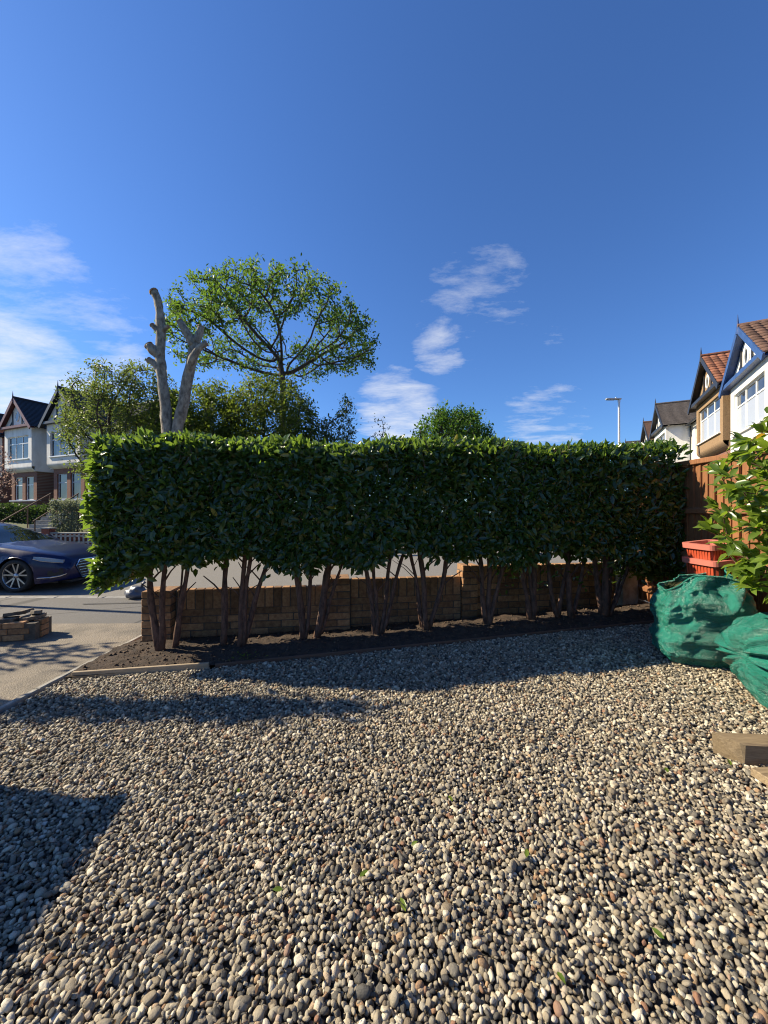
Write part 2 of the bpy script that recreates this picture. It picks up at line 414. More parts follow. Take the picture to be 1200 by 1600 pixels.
def skeleton_mesh(name, nodes, parents, rad, mat, parent, sides=6):
    V = []; F = []
    for i in range(len(nodes)):
        p = parents[i]
        if p < 0: continue
        a, b = nodes[p], nodes[i]; d = unit((b - a)[None])[0]; x = np.cross(d, [0.3, .2, .93]); x /= np.linalg.norm(x); y = np.cross(d, x); o = len(V)
        th = np.arange(sides) * 2 * math.pi / sides; ra = min(rad[p], rad[i] * 1.35)
        for q, r in ((a - d * ra * .3, ra), (b + d * rad[i] * .3, rad[i])):
            for t in th: V.append(q + (x * math.cos(t) + y * math.sin(t)) * r)
        for k in range(sides): F.append((o + k, o + (k + 1) % sides, o + sides + (k + 1) % sides, o + sides + k))
    return add(name, fast_mesh(name, V, F), mat, parent)
def tree(name, label, cat, base, trunk, att, step, r0, leafmat, per_tip, spread, lsize, infl=None, kill=None, group=None, bark='bark', up=.15, leafradius=None, iters=90, ex=2.3):
    t = empty(name, base, 0, label, cat, group)
    par = [-1] + list(range(len(trunk) - 1))
    nodes, parents = colonize(trunk, par, att, step, infl or step * 8, kill or step * 1.6, iters)
    rad, kids = pipe(nodes, parents, r0, ex); rad = np.minimum(rad, .6)
    skeleton_mesh('trunk', nodes, parents, rad, bark, t)
    lim = leafradius or r0 * 1.7
    tips = nodes[(rad < lim)]; n = len(tips) * per_tip
    P = np.repeat(tips, per_tip, 0) + RNG.normal(0, spread, (n, 3)); A = rand_dirs(n) + np.array([0, 0, up]); N = rand_dirs(n) * .7 + np.array([0, 0, .8])
    L = RNG.uniform(.6, 1.25, n) * lsize
    leaves('crown', P, A, N, L, L * RNG.uniform(.4, .6, n), leafmat, t, np.clip(np.repeat(RNG.random(len(tips)), per_tip) * .6 + RNG.random(n) * .4, 0, 1), True)
    return t
def ell(n, c, r, shell=0.0, zmin=None, noise_cut=None):
    out = []
    while len(out) < n:
        p = RNG.uniform(-1, 1, 3); d = np.linalg.norm(p)
        if d > 1 or d < shell: continue
        q = np.array(c) + p * np.array(r)
        if zmin is not None and q[2] < zmin: continue
        if noise_cut is not None and mn.noise(Vector(q * noise_cut)) < -.12: continue
        out.append(q)
    return out

# ------------------------------------------------------------------ setting
sheet('ground', ln(-500, 500, 41), ln(-60, 700, 41), lambda x, y: -.32, 'earth')
def wy(x): return 5.128 + .145 * x                    # line of the front wall
def bed_y(x): return 4.19 + .193 * x                  # front edge of the planting bed
gx = np.concatenate([ln(-70, -8, 14), ln(-7, 7, 29), ln(8, 90, 16)])
sheet('road', gx, ln(7.30, 14.6, 10), lambda x, y: zg(x) - .07 + .05 * math.sin((y - 7.3) / 7.3 * math.pi), 'road_tarmac')
def strip(name, xs, y0, y1, n, zf, mat):
    rows = []; V = []; F = []
    for j in range(n + 1):
        for x in xs:
            a, b = (y0(x) if callable(y0) else y0), (y1(x) if callable(y1) else y1)
            y = a + (b - a) * j / n; V.append((x, y, zf(x, y)))
    m = len(xs)
    for j in range(n):
        for i in range(m - 1): F.append((j * m + i, j * m + i + 1, (j + 1) * m + i + 1, (j + 1) * m + i))
    o = add(name, fast_mesh(name, V, F), mat); o['kind'] = 'structure'; return o
strip('pavement', gx, lambda x: wy(max(min(x, 3.8), -3)) + .06 if -3 < x else 5.40, 7.14, 6, lambda x, y: zg(x) - .012 - .02 * (y - 5.3) / 1.9, 'pavement_tarmac')
strip('far_pavement', gx, 14.76, 16.8, 3, lambda x, y: zg(x) + .05, 'pavement_tarmac')
# driveway: exposed aggregate
sheet('driveway', ln(-9, -3.10, 30), np.concatenate([ln(-2, 3, 8), ln(3.2, 5.415, 12)]), lambda x, y: zg(x) - .004, 'driveway_concrete')
pv = bpy.data.objects['pavement']
# kerb stones along the near side of the road
kb = MB().box(-.445, .445, -.068, .068, -.25, 0).mesh('kerbstone', bevel=.015); kb.materials.append(M['kerb'])
kerb = empty('kerb'); kerb['kind'] = 'structure'
for i in range(26):
    x = -12.0 + i * .9
    o = add('kerbstone', kb, None, kerb); up = .0 if x < -1 else .05 * min(1, (x + 1))
    o.location = (x, 7.215, zg(x) - .028 + up * .6); o.rotation_euler = (0, -math.atan(zg(x + .4) - zg(x - .4)) / .8, 0)
kerb2 = empty('far_kerb'); kerb2['kind'] = 'structure'
for i in range(40):
    x = -18.0 + i * .9; o = add('kerbstone', kb, None, kerb2); o.location = (x, 14.68, zg(x) + .055)
# gully grating and tar joint strips on the pavement
tar = MB()
for (x0, y0, x1, y1) in ((-5.2, 6.62, -4.2, 6.72), (-4.2, 6.72, -3.6, 6.95), (-3.6, 6.95, -2.9, 7.0)):
    dx, dy = x1 - x0, y1 - y0; L = math.hypot(dx, dy); nx, ny = -dy / L * .018, dx / L * .018; z = zg(-4) - .02
    tar.poly([(x0 - nx, y0 - ny, z + .004), (x1 - nx, y1 - ny, z + .004), (x1 + nx, y1 + ny, z + .004), (x0 + nx, y0 + ny, z + .004)])
tar.build('tar_joint', 'tar', pv)
# soil bed
def soil_z(x, y):
    e = min(1, max(0, (y - bed_y(x)) / .25)) * min(1, max(0, (wy(x) - .05 - y) / .2)) 
    mound = .05 * max(0, x) / 3.0 * e
    n = mn.noise(Vector((x * 2.2, y * 2.2, 0))) * .025 + mn.noise(Vector((x * 9, y * 9, 3))) * .014 + mn.noise(Vector((x * 26, y * 26, 5))) * .008
    return zg(x) + .010 + (.035 + n) * e + mound + n * .2
bx = ln(-3.0, 3.72, 200)
V = []; nrow = 44
for j in range(nrow):
    for x in bx:
        y = bed_y(x) + (wy(x) + .02 - bed_y(x)) * j / (nrow - 1); V.append((x, y, soil_z(x, y)))
ii = np.arange(nrow * 200).reshape(nrow, 200)
F = np.stack([ii[:-1, :-1].ravel(), ii[:-1, 1:].ravel(), ii[1:, 1:].ravel(), ii[1:, :-1].ravel()], 1)
soil = add('soil_bed', fast_mesh('soil_bed', V, F), 'soil'); soil['kind'] = 'structure'
# clods and crumbs on the bed
def blob_mesh(name, sub, seed, squash=(1, 1, 1), amp=.25, freq=1.4):
    bm = bmesh.new(); bmesh.ops.create_icosphere(bm, subdivisions=sub, radius=1)
    for v in bm.verts:
        n = mn.noise(v.co * freq + Vector((seed * 7.3, seed * 3.1, 0))); v.co *= 1 + amp * n
        v.co = Vector((v.co.x * squash[0], v.co.y * squash[1], v.co.z * squash[2]))
    me = bpy.data.meshes.new(name); bm.to_mesh(me); bm.free()
    for p in me.polygons: p.use_smooth = True
    return me
tmp = blob_mesh('c', 1, 3, (1, 1, .7), .5, 1.8); cv = np.array([v.co for v in tmp.vertices]); cf = np.array([p.vertices[:] for p in tmp.polygons])
VV = []; FF = []; nn = 0
for i in range(2600):
    x = random.uniform(-2.95, 3.5); a, b = bed_y(x) + .02, wy(x) - .03; y = random.uniform(a, b); r = random.choice((.004, .005, .006, .008, .013)) * random.uniform(.7, 1.4)
    R = np.array(Quaternion(Vector(rand_dirs(1)[0]), random.uniform(0, 6)).to_matrix()); VV.append((cv * r) @ R.T + np.array([x, y, soil_z(x, y) + r * .3])); FF.append(cf + nn); nn += len(cv)
add('soil_crumbs', fast_mesh('soil_crumbs', np.concatenate(VV), np.concatenate(FF)), 'clod', soil, 'stuff')

# gravel: pebbles
strip('gravel_bed', ln(-3.0, 3.7, 40), -1.5, lambda x: bed_y(x) + .01, 14, lambda x, y: zg(x) - .028, 'gravel_base')
gravel = bpy.data.objects['gravel_bed']
peb_col = bpy.data.collections.new('pebble_kinds'); PEB = []
for i in range(22):
    bm = bmesh.new(); bmesh.ops.create_icosphere(bm, subdivisions=2, radius=.5)
    el = random.uniform(.55, .88); fl = random.uniform(.40, .66); amp = random.choice((.12, .2, .3)) ; fr = random.uniform(1.0, 2.2); sd = i * 13.7
    ang = i % 3 == 2
    if ang: amp = .55
    for v in bm.verts:
        n = mn.noise(v.co * fr * 2 + Vector((sd, sd * .7, 1.3))); v.co *= 1 + amp * n
        if ang: v.co.x = max(min(v.co.x, .40), -.36); v.co.z = max(min(v.co.z, .30), -.4); v.co.y = min(v.co.y, .36 + .3 * v.co.x)
        v.co = Vector((v.co.x, v.co.y * el, v.co.z * fl))
    me = bpy.data.meshes.new('pebble'); bm.to_mesh(me); bm.free()
    for p in me.polygons: p.use_smooth = True
    me.materials.append(M['pebble']); PEB.append(me)
    o = bpy.data.objects.new('pebble_kind_%02d' % i, me); peb_col.objects.link(o)
def pebble_points():
    sp = .0208; xs = np.arange(-2.97, 3.68, sp); ys = np.arange(.35, 5.0, sp * .9)
    X, Y = np.meshgrid(xs, ys); X = X + (np.arange(len(ys)) % 2)[:, None] * sp * .5
    X = X + RNG.normal(0, sp * .24, X.shape); Y = Y + RNG.normal(0, sp * .24, Y.shape)
    X = X.ravel(); Y = Y.ravel(); keep = (Y < 4.19 + .193 * X - .02) & (np.abs(X) < Y * 1.05 + 1.2) & (X > -2.99) & (X < 3.66)
    # the edge by the drive is loose
    X, Y = X[keep], Y[keep]; n = len(X)
    size = np.clip(RNG.lognormal(math.log(.0248), .25, n), .012, .050)
    z = np.array([zg(x) for x in X]) + RNG.normal(0, .0055, n) - .010
    z += np.array([mn.noise(Vector((x * 1.3, y * 1.3, 0))) for x, y in zip(X, Y)]) * .012
    rot = np.stack([RNG.normal(0, .5, n), RNG.normal(0, .5, n), RNG.uniform(0, 6.283, n)], 1)
    sc = size[:, None] * RNG.uniform(.85, 1.15, (n, 3)); 
    # lower layer to close the gaps
    X2 = X + RNG.normal(0, .012, n); Y2 = Y + RNG.normal(0, .012, n); k2 = Y2 < 4.19 + .193 * X2 - .02
    X2, Y2 = X2[k2], Y2[k2]; m = len(X2)
    return (np.concatenate([X, X2]), np.concatenate([Y, Y2]), np.concatenate([z, z[k2] - .0115]), np.concatenate([rot, RNG.uniform(0, 6.28, (m, 3))]), np.concatenate([sc, sc[k2][::-1]]), RNG.integers(0, 22, n + m))
PX, PY, PZ, PR, PS, PI_ = pebble_points()
show = PS[:, 0] * PS[:, 1] / np.maximum(PY, .3) ** 3.0 * (PZ > np.array([zg(x) for x in PX]) - .015) * ((PY > 1.17) & (np.abs(PX) < PY * .985))
big = np.argsort(-show)[:300]; rest = np.ones(len(PX), bool); rest[big] = False
for i in big:
    o = add('pebble', PEB[PI_[i]], None, gravel); o.location = (PX[i], PY[i], PZ[i]); o.rotation_euler = PR[i]; o.scale = PS[i]
me = bpy.data.meshes.new('pebbles'); R_ = np.where(rest)[0]; me.vertices.add(len(R_))
me.vertices.foreach_set('co', np.stack([PX[R_], PY[R_], PZ[R_]], 1).astype(np.float32).ravel())
for nm, ty, dat in (('rot', 'FLOAT_VECTOR', PR[R_]), ('scl', 'FLOAT_VECTOR', PS[R_])):
    a = me.attributes.new(nm, ty, 'POINT'); a.data.foreach_set('vector', dat.astype(np.float32).ravel())
a = me.attributes.new('idx', 'INT', 'POINT'); a.data.foreach_set('value', PI_[R_].astype(np.int32))
po = add('pebbles', me, 'pebble', gravel, 'stuff')
ng = bpy.data.node_groups.new('scatter_pebbles', 'GeometryNodeTree')
ng.interface.new_socket('Geometry', in_out='INPUT', socket_type='NodeSocketGeometry'); ng.interface.new_socket('Geometry', in_out='OUTPUT', socket_type='NodeSocketGeometry')
gi = ng.nodes.new('NodeGroupInput'); go = ng.nodes.new('NodeGroupOutput'); iop = ng.nodes.new('GeometryNodeInstanceOnPoints')
ci = ng.nodes.new('GeometryNodeCollectionInfo'); ci.inputs['Collection'].default_value = peb_col; ci.inputs['Separate Children'].default_value = True; ci.inputs['Reset Children'].default_value = True
def nattr(nm, ty):
    n = ng.nodes.new('GeometryNodeInputNamedAttribute'); n.data_type = ty; n.inputs['Name'].default_value = nm; return n.outputs['Attribute']
ng.links.new(gi.outputs[0], iop.inputs['Points']); ng.links.new(ci.outputs[0], iop.inputs['Instance']); iop.inputs['Pick Instance'].default_value = True
ng.links.new(nattr('idx', 'INT'), iop.inputs['Instance Index'])
e2r = ng.nodes.new('FunctionNodeEulerToRotation'); ng.links.new(nattr('rot', 'FLOAT_VECTOR'), e2r.inputs[0]); ng.links.new(e2r.outputs[0], iop.inputs['Rotation'])
ng.links.new(nattr('scl', 'FLOAT_VECTOR'), iop.inputs['Scale']); ng.links.new(iop.outputs[0], go.inputs[0])
md = po.modifiers.new('scatter', 'NODES'); md.node_group = ng

# ------------------------------------------------------------------ edging, batten
e = empty('driveway_edging', (-3.045, 0, 0), 0, 'narrow concrete edging strip between the driveway and the pebbles', 'edging')
for i in range(7):
    y0 = -1.2 + i * .915
    if y0 > 5: break
    MB().box(-.026, .026, y0, min(y0 + .905, 5.1), -.12, zg(-3) + .016 + random.uniform(-.004, .004)).build('edging_stone', 'concrete', e, bevel=.008)
def board_between(name, p0, p1, z0, z1, w, mat, label, cat):
    d = Vector(p1) - Vector(p0); L = d.length; o = MB().box(0, L, -w / 2, w / 2, z0, z1).build(name, mat, None, bevel=.004)
    o.location = (p0[0], p0[1], 0); o.rotation_euler = (0, -math.atan2(zg(p1[0]) - zg(p0[0]), L), math.atan2(d.y, d.x)); o.location.z = zg(p0[0]); return tag(o, label, cat)
board_between('timber_batten', (-2.96, bed_y(-2.96) + .03), (-1.75, bed_y(-1.75) - .01), -.05, .045, .028, 'batten_wood', 'pale timber batten between the soil and the pebbles, nearest the driveway', 'batten')
board_between('edging_board', (-1.70, bed_y(-1.70) + .0), (3.6, bed_y(3.6) + .0), -.06, .022, .024, 'brown_board', 'long dark edging board between the soil bed and the pebbles', 'board')

# ------------------------------------------------------------------ front brick wall
wall = empty('brick_wall', (-2.90, wy(-2.9), 0), math.atan(.145), 'low buff brick garden wall stepping up behind the hedge stems', 'wall')
BR = {}
def brick(parent, x, y, z, sx, sy, sz, mat='buff_brick'):
    k = (round(sx, 3), round(sy, 3), round(sz, 3), mat)
    if k not in BR:
        me = MB().box(-sx / 2, sx / 2, -sy / 2, sy / 2, 0, sz).mesh('brick', bevel=.005); me.materials.append(M[mat]); BR[k] = me
    o = add('brick', BR[k], None, parent); o.location = (x + random.uniform(-.002, .002), y + random.uniform(-.003, .003), z); o.rotation_euler = (0, random.uniform(-.006, .006), random.uniform(-.01, .01)); return o
WL = math.hypot(6.5, 6.5 * .145)
panels = [(.36, 2.13, .545), (2.48, 3.98, .625), (4.20, 6.30, .765)]       # x0, x1, top
mo = MB(); TH = .105
for (x0, x1, top) in panels:
    mo.box(x0 - .02, x1 + .02, -TH / 2 + .008, TH / 2 - .008, -.25, top - .012)
    n = int(round((x1 - x0) / .107)); w = (x1 - x0) / n
    for i in range(n): brick(wall, x0 + (i + .5) * w, 0, top - .245, w - .011, TH, .245)
    z = top - .245; c = 0
    while z > -.06:
        z -= .088; off = .155 if c % 2 else 0.0; x = x0 - off
        while x < x1:
            a, b = max(x, x0), min(x + .31, x1)
            if b - a > .05: brick(wall, (a + b) / 2, 0, z + .005, b - a - .011, TH, .078)
            x += .31
        c += 1
def pier(xc, w, top, d=.33):
    mo.box(xc - w / 2 + .008, xc + w / 2 - .008, -d / 2 + .008, d / 2 - .008, -.25, top - .085)
    z = top - .088; c = 0
    while z > -.16:
        if c % 2 == 0:
            for s in (-1, 1): brick(wall, xc + s * w / 4, 0, z, w / 2 - .010, d, .078)
        else:
            for s in (-1, 1): brick(wall, xc, s * d / 4, z, w, d / 2 - .010, .078)
        z -= .088; c += 1
pier(.165, .33, .565); pier(2.305, .33, .665); pier(4.09, .22, .79, .24)
mo.build('mortar', 'mortar', wall)
ge = empty('gate_post', (3.52, wy(3.52) + .02, 0), .14, 'pale rendered stub post where the brick wall meets the fence', 'post')
MB().box(-.13, .13, -.14, .14, -.2, .82).build('shaft', 'concrete', ge, bevel=.012)
MB().box(-.15, .15, -.16, .16, .822, .86).build('cap', 'concrete', ge, bevel=.01)

# ------------------------------------------------------------------ fence
FX = 3.72
fence = empty('timber_fence', (FX, 0, 0), 0, 'orange brown closeboard fence along the right side', 'fence')
fb = MB().prism([(0, 0, 0), (0, .112, 0), (-.006, .112, 0), (-.024, 0, 0)], (0, 0, 1.82)).mesh('fence_board'); fb.materials.append(M['fence_wood'])
for i in range(56):
    y = .25 + i * .0985; o = add('fence_board', fb, None, fence); o.location = (random.uniform(-.002, .002), y, .24 + random.uniform(-.004, .004)); o.rotation_euler = (random.uniform(-.002, .002), random.uniform(-.003, .003), -.05 + random.uniform(-.012, .012))
for z in (.42, .98, 1.52):
    MB().prism([(-.055, .25, z - .035), (-.055, .25, z + .01), (.002, .25, z + .045), (.002, .25, z - .045)], (0, 5.5, 0)).build('rail', 'fence_wood', fence)
MB().box(-.05, .04, .22, 5.77, 2.065, 2.125).build('capping_rail', 'fence_wood', fence, bevel=.006)
MB().box(-.012, .02, .22, 5.77, .02, .225).build('gravel_board', 'fence_wood', fence, bevel=.004)
for y in (.3, 2.12, 3.95, 5.72): MB().box(.024, .12, y - .05, y + .05, -.1, 2.06).build('fence_post', 'fence_wood', fence, bevel=.006)
# ------------------------------------------------------------------ laurel hedge
hedge = empty('laurel_hedge', (0, 4.6, 0), math.atan(.138), 'long clipped laurel hedge on bare stems behind the pebbles', 'hedge')
HU0, HU1 = -2.97, 3.66                                  # local x range; y across; z up
def h_top(u): return 2.29 + .012 * u + .03 * math.sin(u * 2.1) + .02 * math.sin(u * 5.3 + 1)
def h_bot(u): return .99 + .03 * u / 3 + .07 * math.sin(u * 2.9 + .5) + .05 * math.sin(u * 7.1) - .22 * max(0, min(1, (u - 2.3) / 1.0))
def h_half(u, z): 
    return .40 + .035 * math.sin(u * 3.3 + z * 2) + .03 * math.sin(u * 7.7 - z * 4) - (.10 * max(0, (u - 2.2)) if u > 2.2 else 0) * .3
LAU = bpy.data.materials['laurel_leaf']
def hedge_leaves():
    P, A, N, R, L = [], [], [], [], []
    def put(p, a, n, r, l): P.append(p); A.append(a); N.append(n); R.append(r); L.append(l)
    rn = random.gauss; ru = random.uniform
    def face(u, z, side, depth):
        hv = h_half(u, z); top = h_top(u); bot = h_bot(u)
        edge = max(0, .20 - (top - z)); hv -= edge * edge * 4.5
        end = max(0, .18 - (u - HU0)); hv -= end * end * 3
        y = side * (hv - depth + rn(0, .014))
        a = Vector((rn(0, .8), side * ru(.05, .75), rn(-.05, .65))); n = Vector((rn(0, .45), side * .8 + rn(0, .4), .55 + rn(0, .4)))
        put((u, y, z), a, n, random.random(), ru(.065, .125))
    for i in range(15500):
        u = ru(HU0, HU1); b, t = h_bot(u), h_top(u); z = b + (t - b) * ru(-.02, 1) 
        face(u, z, -1, abs(rn(0, .06)))
    for i in range(6500):
        u = ru(HU0, HU1); b, t = h_bot(u), h_top(u); z = b + (t - b) * ru(0, 1); face(u, z, 1, abs(rn(0, .07)))
    for i in range(9000):                                # top: upright shoots, leaf tones raised to paint in sunlight
        u = ru(HU0, HU1); y = ru(-.40, .40); z = h_top(u) + rn(-.02, .025) - max(0, abs(y) - .24) * .75
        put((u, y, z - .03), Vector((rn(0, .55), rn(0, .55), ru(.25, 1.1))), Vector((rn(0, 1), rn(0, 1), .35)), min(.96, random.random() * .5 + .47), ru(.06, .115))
    for i in range(3200):                                # left end, sunlight painted in with paler leaf tones
        y = ru(-.40, .40); b, t = h_bot(HU0) - .14, h_top(HU0); z = b + (t - b) * ru(0, 1)
        bul = .05 * math.sin(z * 5) + .04 * math.sin(z * 11 + y * 6)
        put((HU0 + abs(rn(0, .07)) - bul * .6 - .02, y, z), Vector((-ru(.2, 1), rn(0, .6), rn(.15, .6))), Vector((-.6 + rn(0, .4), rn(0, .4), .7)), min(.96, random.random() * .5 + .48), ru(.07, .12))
    for i in range(17000):                               # inside
        u = ru(HU0, HU1); y = ru(-.33, .33); b, t = h_bot(u), h_top(u); z = b + (t - b) * ru(-.03, .98)
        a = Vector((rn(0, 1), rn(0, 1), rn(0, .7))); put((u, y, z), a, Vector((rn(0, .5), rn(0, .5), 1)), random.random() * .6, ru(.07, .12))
    # small sprigs hanging below the skirt
    for k in range(95):
        u = ru(HU0 + .15, HU1); y = ru(-.3, .25); z0 = h_bot(u) + .02; drop = ru(.04, .17)
        for j in range(random.randint(3, 8)):
            put((u + rn(0, .03), y + rn(0, .03), z0 - drop * ru(0, 1)), Vector((rn(0, .5), rn(-.2, .5), ru(-1, .1))), Vector((rn(0, .6), -1, .4)), random.random(), ru(.07, .12))
    # suckers low on the stems near the right end
    for k in range(26):
        u = ru(1.5, 3.4); y = ru(-.1, .3); z0 = ru(.55, .95)
        for j in range(7): put((u + rn(0, .08), y + rn(0, .06), z0 + rn(0, .05)), Vector((rn(0, 1), rn(-.2, .6), rn(0, .5))), Vector((rn(0, .6), -.5, .8)), random.random(), ru(.05, .09))
    return [np.array(q, float) for q in (P, A, N, R, L)]
P, A, N, R, L = hedge_leaves()
W = L * RNG.uniform(.36, .46, len(L))
front = np.where((P[:, 1] < -.33) & (L > .095))[0]
sel = front[np.argsort(-L[front] * (1 - .25 * np.abs(P[front, 0]) / 3))][:300]
mask = np.ones(len(P), bool); mask[sel] = False
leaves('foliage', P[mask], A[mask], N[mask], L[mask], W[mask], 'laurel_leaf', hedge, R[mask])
Vs, Fs, k = leaf_arrays(np.zeros((1, 3)), np.array([[1., 0, 0]]), np.array([[0, 0, 1.]]), np.ones(1), np.ones(1) * .42)
LEAFM = {}
def leaf_mesh(mat, r):
    kk = (mat, int(r * 8))
    if kk not in LEAFM:
        me = fast_mesh('leaf', Vs, Fs, True, np.full(8, (kk[1] + .5) / 8 * .95)); me.materials.append(M[mat]); LEAFM[kk] = me
    return LEAFM[kk]
def leaf_obj(p, a, n, l, mat, r, parent):
    a = Vector(a).normalized(); s = Vector(n).cross(a).normalized(); nn = a.cross(s)
    o = add('leaf', leaf_mesh(mat, r), None, parent)
    o.matrix_local = Matrix(((a.x, s.x, nn.x, p[0]), (a.y, s.y, nn.y, p[1]), (a.z, s.z, nn.z, p[2]), (0, 0, 0, 1))) @ Matrix.Scale(l, 4); return o
for i in sel: leaf_obj(P[i], A[i], N[i], L[i], 'laurel_leaf', R[i], hedge)
# stems (local coordinates): base x, base y, list of (top x, top y), thickness
ROTH = math.atan(.138)
def stem_pts(x0, y0, z0, x1, y1, z1, wob):
    pts = []; n = 9
    for i in range(n):
        t = i / (n - 1); b = math.sin(t * math.pi)
        pts.append((x0 + (x1 - x0) * t ** .85 + wob * b + .012 * math.sin(t * 9 + x0 * 7), y0 + (y1 - y0) * t + .012 * math.sin(t * 7 + x0 * 5), z0 + (z1 - z0) * t))
    return pts
STEMS = [  # base u, v, [(top u, top z, radius)]
    (-2.50, -.06, [(-2.60, 1.5, .032), (-2.40, 1.5, .028)]), (-2.36, .0, [(-2.18, 1.5, .026), (-2.30, 1.4, .013)]),
    (-1.84, .0, [(-1.78, 1.5, .030)]), (-1.66, -.04, [(-1.60, 1.5, .026), (-1.28, 1.45, .024), (-1.50, 1.5, .022)]),
    (-.95, -.02, [(-.99, 1.5, .032), (-.80, 1.4, .018)]), (-.82, .02, [(-.62, 1.5, .036), (-.45, 1.3, .018)]),
    (-.10, .0, [(-.26, 1.5, .026), (-.14, 1.4, .020), (.12, 1.5, .022), (.27, 1.45, .020)]),
    (.52, .04, [(.30, 1.4, .018), (.42, 1.5, .030), (.80, 1.5, .027)]), (.50, .1, [(.36, 1.3, .014)]),
    (1.30, .0, [(1.16, 1.5, .028), (1.52, 1.5, .024), (1.30, 1.5, .030)]), (1.86, .0, [(1.66, 1.5, .026), (1.98, 1.5, .034), (1.86, 1.4, .02)]),
    (2.24, .02, [(2.05, 1.5, .024), (2.40, 1.5, .024)]), (2.42, -.02, [(2.30, 1.5, .03), (2.62, 1.45, .02)]),
    (2.86, .0, [(2.66, 1.5, .030), (2.82, 1.5, .040), (3.06, 1.45, .026), (3.26, 1.3, .018)]), (2.98, .08, [(2.92, 1.5, .03), (3.34, 1.4, .014)])]
for (u, v, tops) in STEMS:
    wx = u * math.cos(ROTH) - v * math.sin(ROTH); wyy = 4.6 + u * math.sin(ROTH) + v * math.cos(ROTH); zb = soil_z(wx, wyy) - .04
    for j, (tu, tz, r) in enumerate(tops):
        tu = u + (tu - u) * 1.22
        pts = stem_pts(u + .022 * j, v + random.uniform(-.03, .03), zb, tu, v + random.uniform(-.12, .1), tz, random.uniform(-.03, .03))
        rad = [r * 1.0 * (1.3 - .55 * i / 8) * (1 + .16 * math.sin(i * 2.7 + u * 3) + .08 * math.sin(i * 5.1 + u)) for i in range(9)]
        mb = MB().tube(pts, rad, 8)
        for q in range(random.randint(2, 5)):             # side twigs
            i = random.randint(3, 7); p = Vector(pts[i]); d = Vector((random.choice((-1, 1)) * random.uniform(.4, 1), random.uniform(-.3, .3), random.uniform(.5, 1))).normalized() * random.uniform(.2, .4)
            mb.tube([p, p + d * .5 + Vector((0, 0, .02)), p + d], [r * .4, r * .3, r * .2], 5)
        mb.build('stem', 'stem_bark', hedge, smooth=True)
tw = MB()
for i in range(220):
    u = random.uniform(HU0 + .2, HU1 - .1); y = random.uniform(-.28, .28); z = random.uniform(1.05, 2.0); d = Vector((random.gauss(0, .6), random.gauss(0, .6), random.uniform(.4, 1))).normalized() * random.uniform(.2, .45)
    p = Vector((u, y, z)); tw.tube([p, p + d * .55 + Vector((random.gauss(0, .02), 0, 0)), p + d], [.008, .006, .003], 4, False)
for i in range(150):                                     # pale new shoots that show on the trimmed face
    u = random.uniform(HU0 + .1, HU1 - .1); z = random.uniform(1.15, 2.2); y = -h_half(u, z) - random.uniform(-.03, .015); d = Vector((random.gauss(0, .55), random.gauss(0, .12), random.uniform(.5, 1))).normalized() * random.uniform(.08, .22)
    p = Vector((u, y, z)); tw.tube([p, p + d * .5 + Vector((random.gauss(0, .012), 0, 0)), p + d], [.0035, .003, .0015], 4, False)
tw.build('twigs', 'stem_bark', hedge, kind='stuff')

# ------------------------------------------------------------------ near laurel shrub by the fence
shrub = empty('laurel_shrub', (3.57, 2.47, .12), 0, 'sunlit laurel shrub hanging over the green bags', 'shrub')
att = ell(900, (-.44, .30, 1.42), (.68, .62, .80), .30)
att = [p for p in att if p[0] < .22 and p[2] > .62]
nd, pa = colonize([(0, 0, -.1), (0, .02, .25), (-.03, .05, .55), (-.08, .10, .8)], [-1, 0, 1, 2], att, .085, 1.2, .13, 60)
rd, kd = pipe(nd, pa, .0032, 2.2)
ch = {}
for i, p in enumerate(pa):
    if p >= 0: ch.setdefault(p, []).append(i)
skeleton_mesh('branches', nd, pa, rd, 'stem_bark', shrub, 6)
P, A, N, L, R = [], [], [], [], []
for i in range(4, len(nd)):
    if rd[i] > .0075: continue
    tip = kd[i] == 0; d = Vector(nd[i] - nd[pa[i]]).normalized(); r0 = random.random()
    for q in range(11 if tip else 4):
        a = (d * random.uniform(.5, 1.1) + Vector((random.gauss(0, .62), random.gauss(0, .62), random.gauss(.05, .5)))).normalized()
        P.append(nd[i] + RNG.normal(0, .008, 3)); A.append(a); N.append(Vector((random.gauss(-.35, .45), random.gauss(-.1, .45), 1))); L.append(random.uniform(.08, .145)); R.append(min(.999, r0 * .5 + random.random() * .5))
P, A, N, L, R = [np.array(q, float) for q in (P, A, N, L, R)]
R = np.where(R > .96, .95, R); R[RNG.integers(0, len(R), 5)] = 1.0
order = np.argsort(P[:, 0] + .6 * P[:, 1]); sel = order[:300]; m2 = np.ones(len(P), bool); m2[sel] = False
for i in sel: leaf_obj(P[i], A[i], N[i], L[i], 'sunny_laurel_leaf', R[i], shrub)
leaves('foliage', P[m2], A[m2], N[m2], L[m2], L[m2] * .40, 'sunny_laurel_leaf', shrub, R[m2])

